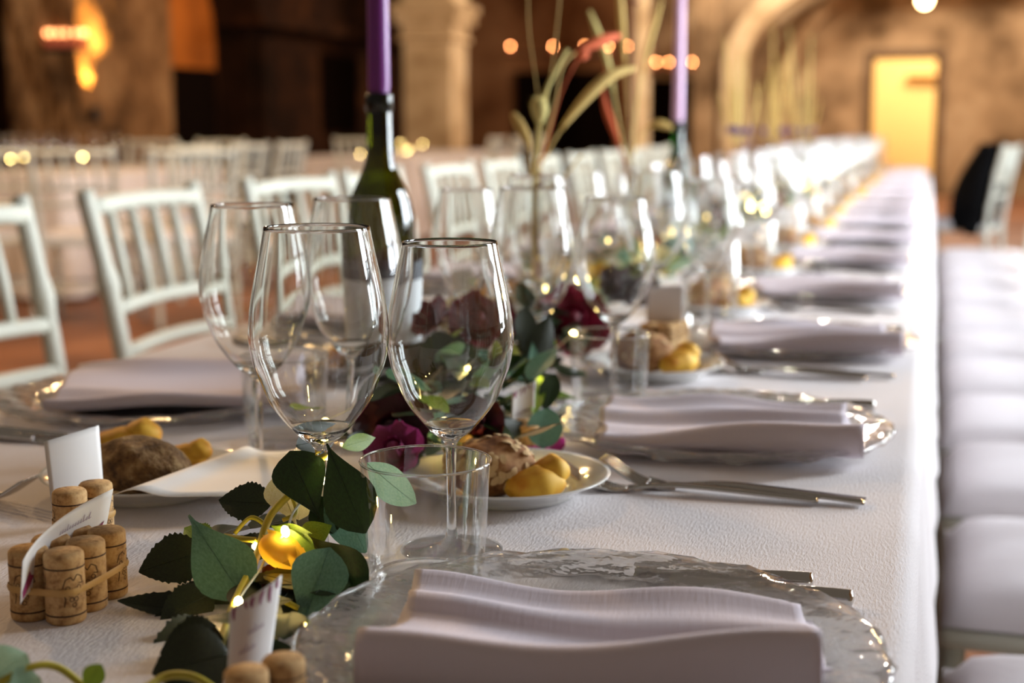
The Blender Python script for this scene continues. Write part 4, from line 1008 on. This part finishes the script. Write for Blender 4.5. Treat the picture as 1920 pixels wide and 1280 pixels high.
# -- second garland, behind the front glasses
o2 = Vector((-0.43, 1.36, TZ))
g2 = thing('garland', 'garland with burgundy roses behind the two front wine glasses', 'garland', o2)
for a in [((800, 855, 1.22), (838, 770, 1.26), 0.034, 'euc', 'oval', 0, 0.0), ((835, 850, 1.20), (860, 770, 1.24), 0.024, 'euc_dark', 'oval', 1, 0.2),
          ((745, 775, 1.30), (795, 835, 1.22), 0.034, 'euc_dark', 'rose', 1, 0.4), ((700, 780, 1.32), (770, 720, 1.38), 0.040, 'leaf_dark', 'rose', 0, 0.0),
          ((840, 720, 1.38), (815, 620, 1.42), 0.050, 'euc_dark', 'round', 0, 0.1), ((875, 740, 1.36), (870, 640, 1.42), 0.046, 'euc_dark', 'round', 3, 0.0),
          ((770, 720, 1.38), (800, 640, 1.42), 0.046, 'leaf_dark', 'oval', 0, 0.0), ((930, 720, 1.36), (870, 680, 1.40), 0.034, 'leaf_dark', 'rose', 0, 0.2),
          ((1000, 690, 1.42), (1030, 590, 1.46), 0.030, 'leaf_dark', 'rose', 3, 0.2), ((985, 660, 1.44), (985, 575, 1.48), 0.026, 'leaf_dark', 'oval', 0, 0.3),
          ((1008, 730, 1.38), (998, 640, 1.42), 0.013, 'euc', 'long', 0, 0.2), ((1015, 840, 1.26), (1028, 765, 1.29), 0.032, 'euc', 'round', 0, 0.0),
          ((880, 720, 1.36), (965, 680, 1.36), 0.020, 'euc', 'oval', 0, 0.3), ((1020, 770, 1.32), (1040, 700, 1.35), 0.020, 'euc_dark', 'oval', 2, 0.0),
          ((700, 835, 1.18), (650, 820, 1.16), 0.018, 'euc_dark', 'rose', 0, 0.2), ((915, 830, 1.24), (980, 790, 1.28), 0.026, 'leaf_dark', 'rose', 0, 0.0),
          ((870, 860, 1.2), (905, 800, 1.24), 0.026, 'leaf_dark', 'oval', 1, 0.2), ((945, 640, 1.46), (975, 700, 1.40), 0.018, 'leaf_lime', 'rose', 0, 0.2),
          ((720, 820, 1.2), (690, 770, 1.24), 0.02, 'leaf_lime', 'long', 0, 0.2), ((1000, 780, 1.3), (1015, 700, 1.36), 0.014, 'leaf_lime', 'long', 1, 0.2),
          ((905, 800, 1.26), (890, 772, 1.27), 0.016, 'cream', 'round', 0, 0.1), ((900, 815, 1.25), (918, 790, 1.27), 0.014, 'cream', 'round', 1, 0.1)]:
    PL(g2, *a)
rose(g2, at(905, 607, 1.50), (0.3, -0.5, 0.7), 0.042, 'rose')
rose(g2, at(735, 812, 1.19), (0.1, -0.6, 0.6), 0.036, 'rose_dark')
rose(g2, at(890, 798, 1.23), (0.2, -0.6, 0.5), 0.030, 'rose_dark')
rose(g2, at(800, 600, 1.52), (-0.3, -0.5, 0.6), 0.030, 'rose')
rose(g2, at(740, 845, 1.14), (0.0, -0.6, 0.6), 0.026, 'plum_petal')
rose(g2, at(840, 590, 1.55), (0.0, -0.5, 0.6), 0.022, 'cream')
for i in range(135):
    y = R.uniform(1.08, 1.72); x = -0.43 + R.gauss(0, 0.045) - 0.10 * (y - 1.3); b = Vector((x, y, TZ + R.uniform(0.014, 0.075))); a = R.uniform(0, 6.28)
    t_ = b + Vector((math.cos(a) * 0.045, math.sin(a) * 0.045, R.uniform(-0.012, 0.035))); t_.z = max(TZ + 0.012, t_.z)
    add_leaf(g2, b, t_, R.uniform(0.02, 0.036), R.choice(['leaf_dark', 'leaf_dark', 'euc_dark', 'euc_dark', 'euc_dark', 'euc', 'leaf_lime']), R.choice(['rose', 'oval', 'round']), R.randrange(4))
stems(g2, [Vector((-0.41, 1.06, TZ + 0.012)), Vector((-0.42, 1.25, TZ + 0.03)), Vector((-0.45, 1.5, TZ + 0.03)), Vector((-0.47, 1.75, TZ + 0.012))], 0.004, 'leaf_dark')
# -- further garlands down the table
gi = 0
for y0 in (1.8, 3.0, 4.2, 5.4, 6.6, 7.8):
    oo = Vector((-0.5, y0 + 0.6, TZ))
    g = thing('garland', '%s garland of leaves and roses along the middle of the long table' % ordn[gi + 2].capitalize(), 'garland', oo); gi += 1
    nl = 75 if y0 < 3 else (60 if y0 < 5 else 34)
    for i in range(nl):
        y = y0 + 1.2 * R.random(); x = -0.5 + R.gauss(0, 0.055); b = Vector((x, y, TZ + R.uniform(0.014, 0.08))); a = R.uniform(0, 6.28); ln = R.uniform(0.04, 0.06) * (1 if y0 < 4 else 1.3)
        t_ = b + Vector((math.cos(a) * ln, math.sin(a) * ln, R.uniform(-0.012, 0.04))); t_.z = max(TZ + 0.012, t_.z)
        add_leaf(g, b, t_, R.uniform(0.024, 0.04), R.choice(['leaf_dark', 'euc_dark', 'euc', 'euc', 'leaf_lime', 'euc_pale']), R.choice(['rose', 'oval', 'round']), R.randrange(4))
    stems(g, [Vector((-0.5 + 0.03 * math.sin(q * 2.0 + y0), y0 + 0.2 * q, TZ + 0.012 + 0.01 * (q % 2))) for q in range(7)], 0.004, 'leaf_dark')
    for q in range(3):
        c = Vector((-0.5 + R.uniform(-0.06, 0.06), y0 + 0.25 + 0.38 * q, TZ + 0.06))
        rose(g, c, (R.uniform(-0.3, 0.5), -0.5, 0.7), 0.042, ('rose', 'rose_dark', 'cream')[(q + gi) % 3], layers=((5, 0.3, 0.4), (7, 0.9, 0.9)))
    if y0 == 1.8:
        rose(g, at(1072, 606, 1.80), (0.3, -0.6, 0.5), 0.052, 'rose')
        rose(g, at(1190, 540, 2.12), (0.2, -0.6, 0.6), 0.04, 'rose_dark')
        rose(g, at(1120, 520, 2.2), (0.2, -0.6, 0.6), 0.03, 'yellow_bud')

# ================================================================== FAIRY LIGHTS
bulb_me = blob(0.0026, 0.0026, 0.0038, 10, 8).mesh('bulb'); bulb_me.materials.append(M['bulb'])
def fairy(label, path, bulbs, m_='wire', rw=0.0006):
    o_ = path[0]; t = thing('fairy_lights', label, 'string lights', o_, 0, 'strings of fairy lights')
    MB().tube([p - o_ for p in crom(path, 6)], rw, 5).obj('wire', m_, t)
    for b in bulbs:
        x = obj('bulb', bulb_me, None, t, Vector(b) - o_); x.rotation_euler = (R.uniform(0, 3), R.uniform(0, 3), 0)
    return t
fb = [at(535, 996, 0.905), at(447, 1127, 0.855), at(440, 1175, 0.842), at(612, 858, 0.968), at(606, 900, 0.968), at(520, 1045, 0.918), at(482, 1025, 0.93)]
fairy('string of warm fairy lights wound through the front garland', [at(382, 1278, 0.775), at(415, 1190, 0.83), at(445, 1128, 0.858), at(487, 1068, 0.90), at(500, 1040, 0.915), at(535, 998, 0.908), at(550, 960, 0.945), at(575, 930, 0.955), at(606, 900, 0.97), at(612, 856, 0.972)], fb, 'clear_wire', 0.0009)
fb2 = [at(x, y, d) for x, y, d in ((612, 790, 1.22), (800, 770, 1.27), (905, 850, 1.2), (940, 845, 1.21), (775, 745, 1.33), (1075, 625, 1.6), (1032, 792, 1.36), (1005, 700, 1.35), (720, 810, 1.2), (830, 800, 1.22), (765, 770, 1.3), (880, 690, 1.37))]
fairy('string of warm fairy lights in the rose garland behind the front glasses', [fb2[8], fb2[0], fb2[4], fb2[1], fb2[2], fb2[3], fb2[6], fb2[7], fb2[5]], fb2)
gi = 0
for y0 in (1.8, 3.0, 4.2, 5.4, 6.6, 7.8):
    pth = [Vector((-0.5 + R.gauss(0, 0.05), y0 + 0.1 * q, TZ + R.uniform(0.03, 0.11))) for q in range(13)]
    fairy('string of warm fairy lights in the %s garland along the table' % ordn[gi + 2], pth, pth[::1] if y0 < 4 else pth[::2]); gi += 1
for (cx_, cy_, wl) in ((-5.45, 8.1, 'on the guest table by the rough pillar'), (-5.0, 13.4, 'on the guest table before the pale column')):
    pth = [at(px_, py_, 9.3) for px_, py_ in ((20, 298), (45, 295), (90, 306), (133, 288), (155, 294), (178, 284))] if cx_ < -5.2 else [Vector((cx_ + R.uniform(-0.4, 0.45), cy_ + R.uniform(-0.7, 0.9), TZ + 0.006 + R.uniform(0, 0.12))) for q in range(6)]
    ft_ = fairy('string of warm fairy lights ' + wl, pth, pth)
    for c_ in kids(ft_):
        if c_.name.startswith('bulb'): c_.scale = (2, 2, 2)
pb = at(158, 517, 7.6)
# glasses on the guest tables
for i in range(10):
    place('wineL_far', None, (-5.95 + 0.1 * (i % 9) + 0.04, 7.55 + 0.75 * (i % 2) + 0.1 * (i % 3), TZ), 0, '%s wine glass along the guest table by the rough pillar' % ordn[i], 'wine glasses on the guest table by the rough pillar')

# ================================================================== BOTTLE CANDLESTICKS
def bottle(label, loc, gm, h=0.325, cm='candle', clabel='', cr=0.0128, lab=True, ch=0.34):
    s = h / 0.325
    t = thing('wine_bottle', label, 'bottle', loc, 0.3)
    pf = [(0.0, 0.006), (0.030, 0.003), (0.0365, 0.004), (0.0385, 0.010), (0.0388, 0.08), (0.0388, 0.175), (0.0375, 0.192), (0.0325, 0.212), (0.0235, 0.232), (0.0165, 0.250), (0.0148, 0.268), (0.0140, 0.305)]
    MB().lathe([(p.x * s, p.z * s) for p in crom([(r, 0, z) for r, z in pf], 3)], 48).obj('body', gm, t)
    MB().lathe([(0.0140 * s, 0.304 * s), (0.0158 * s, 0.306 * s), (0.0158 * s, 0.322 * s), (0.0150 * s, 0.325 * s), (0.0115 * s, 0.325 * s), (0.0112 * s, 0.300 * s)], 32).obj('lip', mat('bottle_lip', rgb(12, 16, 8), 0.15), t)
    if lab:
        MB().lathe([(0.0391 * s, 0.045 * s), (0.0391 * s, 0.118 * s)], 48).obj('label', 'label', t)
        MB().lathe([(0.0392 * s, 0.118 * s), (0.0392 * s, 0.140 * s)], 48).obj('label_band', 'label_dark', t)
    c = thing('taper_candle', clabel, 'candle', Vector(loc) + Vector((0, 0, 0.300 * s)))
    MB().lathe([(0.0, 0.0), (0.0105, 0.0), (0.0110, 0.022), (cr, 0.034), (cr * 0.88, ch), (0.003, ch + 0.012), (0, ch + 0.013)], 24).obj('wax', cm, c)
    MB().tube([(0, 0, ch + 0.01), (0.001, 0, ch + 0.022)], 0.0008, 5).obj('wick', 'iron', c)
    return t
b1 = onz(718, 708)
bottle('dark green wine bottle used as a candlestick behind the front glasses', (b1.x, b1.y, TZ), 'bottle', 0.335, 'candle', 'purple taper candle in the dark green wine bottle', 0.0130, True)
b2 = at(1267, 470, 3.25)
bottle('bright green wine bottle used as a candlestick farther down the table', (b2.x, b2.y, TZ), 'bottle2', 0.305, 'lilac_candle', 'lilac taper candle in the bright green bottle', 0.0125, True)

# ================================================================== DRIED FLOWERS
def vase(label, loc, stems_, seed=0, d=2.0, vh=0.20):
    t = thing('flower_vase', label, 'vase', loc)
    pf = [(0.0, 0.004), (0.026, 0.002), (0.030, 0.01), (0.031, 0.05), (0.028, 0.085), (0.016, 0.125), (0.0135, 0.16), (0.016, vh)]
    MB().lathe([(p.x, p.z) for p in crom([(r, 0, z) for r, z in pf], 2)], 32).obj('bottle_vase', 'thin', t)
    b = D.objects.new('dried_flowers', None); C.objects.link(b); b.location = loc
    tag(b, label.replace('slim clear vase holding', 'bunch of'), 'dried flowers')
    rr = random.Random(seed)
    for (pts, m_, r, head) in stems_:
        P = [Vector((loc[0] + rr.uniform(-0.01, 0.01), loc[1] + rr.uniform(-0.01, 0.01), TZ + 0.01)), Vector((loc[0] + rr.uniform(-0.006, 0.006), loc[1] + rr.uniform(-0.006, 0.006), TZ + vh))] + [at(*p) for p in pts]
        st = MB().tube([p - Vector(loc) for p in crom(P, 6)], r, 6).obj('stalk', m_, b)
        if head:
            hm, l0, l1, w_ = head; c = crom(P, 8); n_ = len(c); i0, i1 = int(n_ * l0), max(int(n_ * l0) + 3, int(n_ * l1)); sub = [p - Vector(loc) for p in c[i0:i1]]
            kk = len(sub); rad = [w_ * (0.35 + 0.65 * math.sin(math.pi * min(0.97, max(0.03, q / (kk - 1))))) for q in range(kk)]
            hb = MB().tube(sub, rad, 10)
            for q in range(90):               # bristles
                u_ = rr.random(); idx = min(kk - 2, int(u_ * (kk - 1))); p = sub[idx]; tt = (sub[idx + 1] - sub[idx]).normalized()
                o_ = Vector((rr.gauss(0, 1), rr.gauss(0, 1), rr.gauss(0, 1))); o_ = (o_ - tt * o_.dot(tt)).normalized()
                a_ = p + o_ * rad[idx] * 0.8; e_ = a_ + (o_ * 0.6 + tt) * rad[idx] * 0.9
                hb.add([a_ - tt * 0.0006, a_ + tt * 0.0006, e_], [(0, 1, 2)])
            hb.obj('seed_head', hm, b)
    return t
v1 = at(1003, 600, 2.05)
S = []
S.append(([(1008, 290, 2.0), (1012, 225, 1.99), (1010, 182, 1.98)], 'straw_pale', 0.0016, ('straw_pale', 0.70, 1.0, 0.0125)))
S.append(([(998, 330, 2.0), (990, 270, 2.02), (962, 212, 2.03)], 'straw', 0.0016, ('straw', 0.72, 1.0, 0.008)))
S.append(([(1030, 280, 2.02), (1080, 205, 2.03), (1140, 145, 2.05), (1190, 128, 2.08)], 'straw', 0.0016, ('straw', 0.50, 1.0, 0.0085)))
S.append(([(1018, 290, 2.05), (1042, 190, 2.1), (1060, 115, 2.15), (1120, 80, 2.2), (1165, 66, 2.25)], 'straw', 0.0013, ('rust', 0.74, 0.98, 0.009)))
S.append(([(1025, 270, 2.03), (1050, 180, 2.05), (1080, 118, 2.06), (1096, 96, 2.08)], 'rust', 0.0013, ('rust', 0.84, 1.0, 0.010)))
S.append(([(1016, 200, 2.0), (1048, 120, 2.0), (1064, 92, 2.0)], 'straw_pale', 0.003, None))
S.append(([(1012, 220, 2.03), (992, 60, 2.05), (990, -40, 2.06)], 'straw', 0.0008, None))
S.append(([(1020, 225, 2.04), (1040, 90, 2.06), (1052, -30, 2.08)], 'straw', 0.0008, None))
S.append(([(1016, 350, 1.98), (1020, 328, 1.97)], 'dark_red', 0.002, ('dark_red', 0.85, 1.0, 0.010)))
S.append(([(1045, 345, 2.0), (1090, 290, 2.0)], 'straw', 0.0015, None))
vase('slim clear vase holding dried foxtails beside the bottle candlestick', (v1.x, v1.y, TZ), S, 3)
v2 = at(1178, 520, 2.75)
S = []
S.append(([(1165, 260, 2.7), (1140, 120, 2.7), (1105, 20, 2.7)], 'straw_pale', 0.0016, ('straw_pale', 0.66, 1.0, 0.0065)))
S.append(([(1180, 240, 2.75), (1170, 100, 2.75), (1160, -40, 2.75)], 'straw', 0.0012, ('straw', 0.7, 1.0, 0.007)))
S.append(([(1190, 220, 2.75), (1215, 90, 2.8), (1240, 0, 2.8)], 'straw_pale', 0.0016, ('straw', 0.66, 1.0, 0.0065)))
S.append(([(1160, 270, 2.7), (1132, 180, 2.7), (1145, 90, 2.72)], 'rust', 0.0016, ('rust', 0.5, 0.8, 0.007)))
S.append(([(1185, 60, 2.72), (1190, 2, 2.7)], 'dark_red', 0.0016, ('dark_red', 0.93, 1.0, 0.018)))
S.append(([(1205, 250, 2.75), (1232, 232, 2.75), (1260, 240, 2.75)], 'straw', 0.0016, ('straw', 0.6, 1.0, 0.008)))
vase('slim clear vase holding rust and straw dried stems before the lilac candle', (v2.x, v2.y, TZ), S, 5)
for i, (px, d, nm) in enumerate(((1385, 4.3, 'fourth'), (1450, 5.6, 'fifth'), (1510, 6.9, 'sixth'))):
    p = at(px, 380, d); S = []
    for q in range(7):
        ax_ = px + R.uniform(-45, 45)
        S.append(([(px + (ax_ - px) * 0.4, 262, d), (ax_, R.uniform(20, 200), d)], 'straw', 0.0014, (R.choice(['straw_pale', 'straw', 'straw']), 0.6, 1.0, 0.004)))
    for q in range(3): S.append(([(px + R.uniform(-25, 25), 262, d), (px + R.uniform(-30, 30), 240, d)], 'violet', 0.002, ('violet', 0.8, 1.0, 0.013)))
    vase('slim clear vase holding tall straw and violet blooms by the %s garland' % nm, (p.x, p.y, TZ), S, 20 + i)
print('objects', len(D.objects))
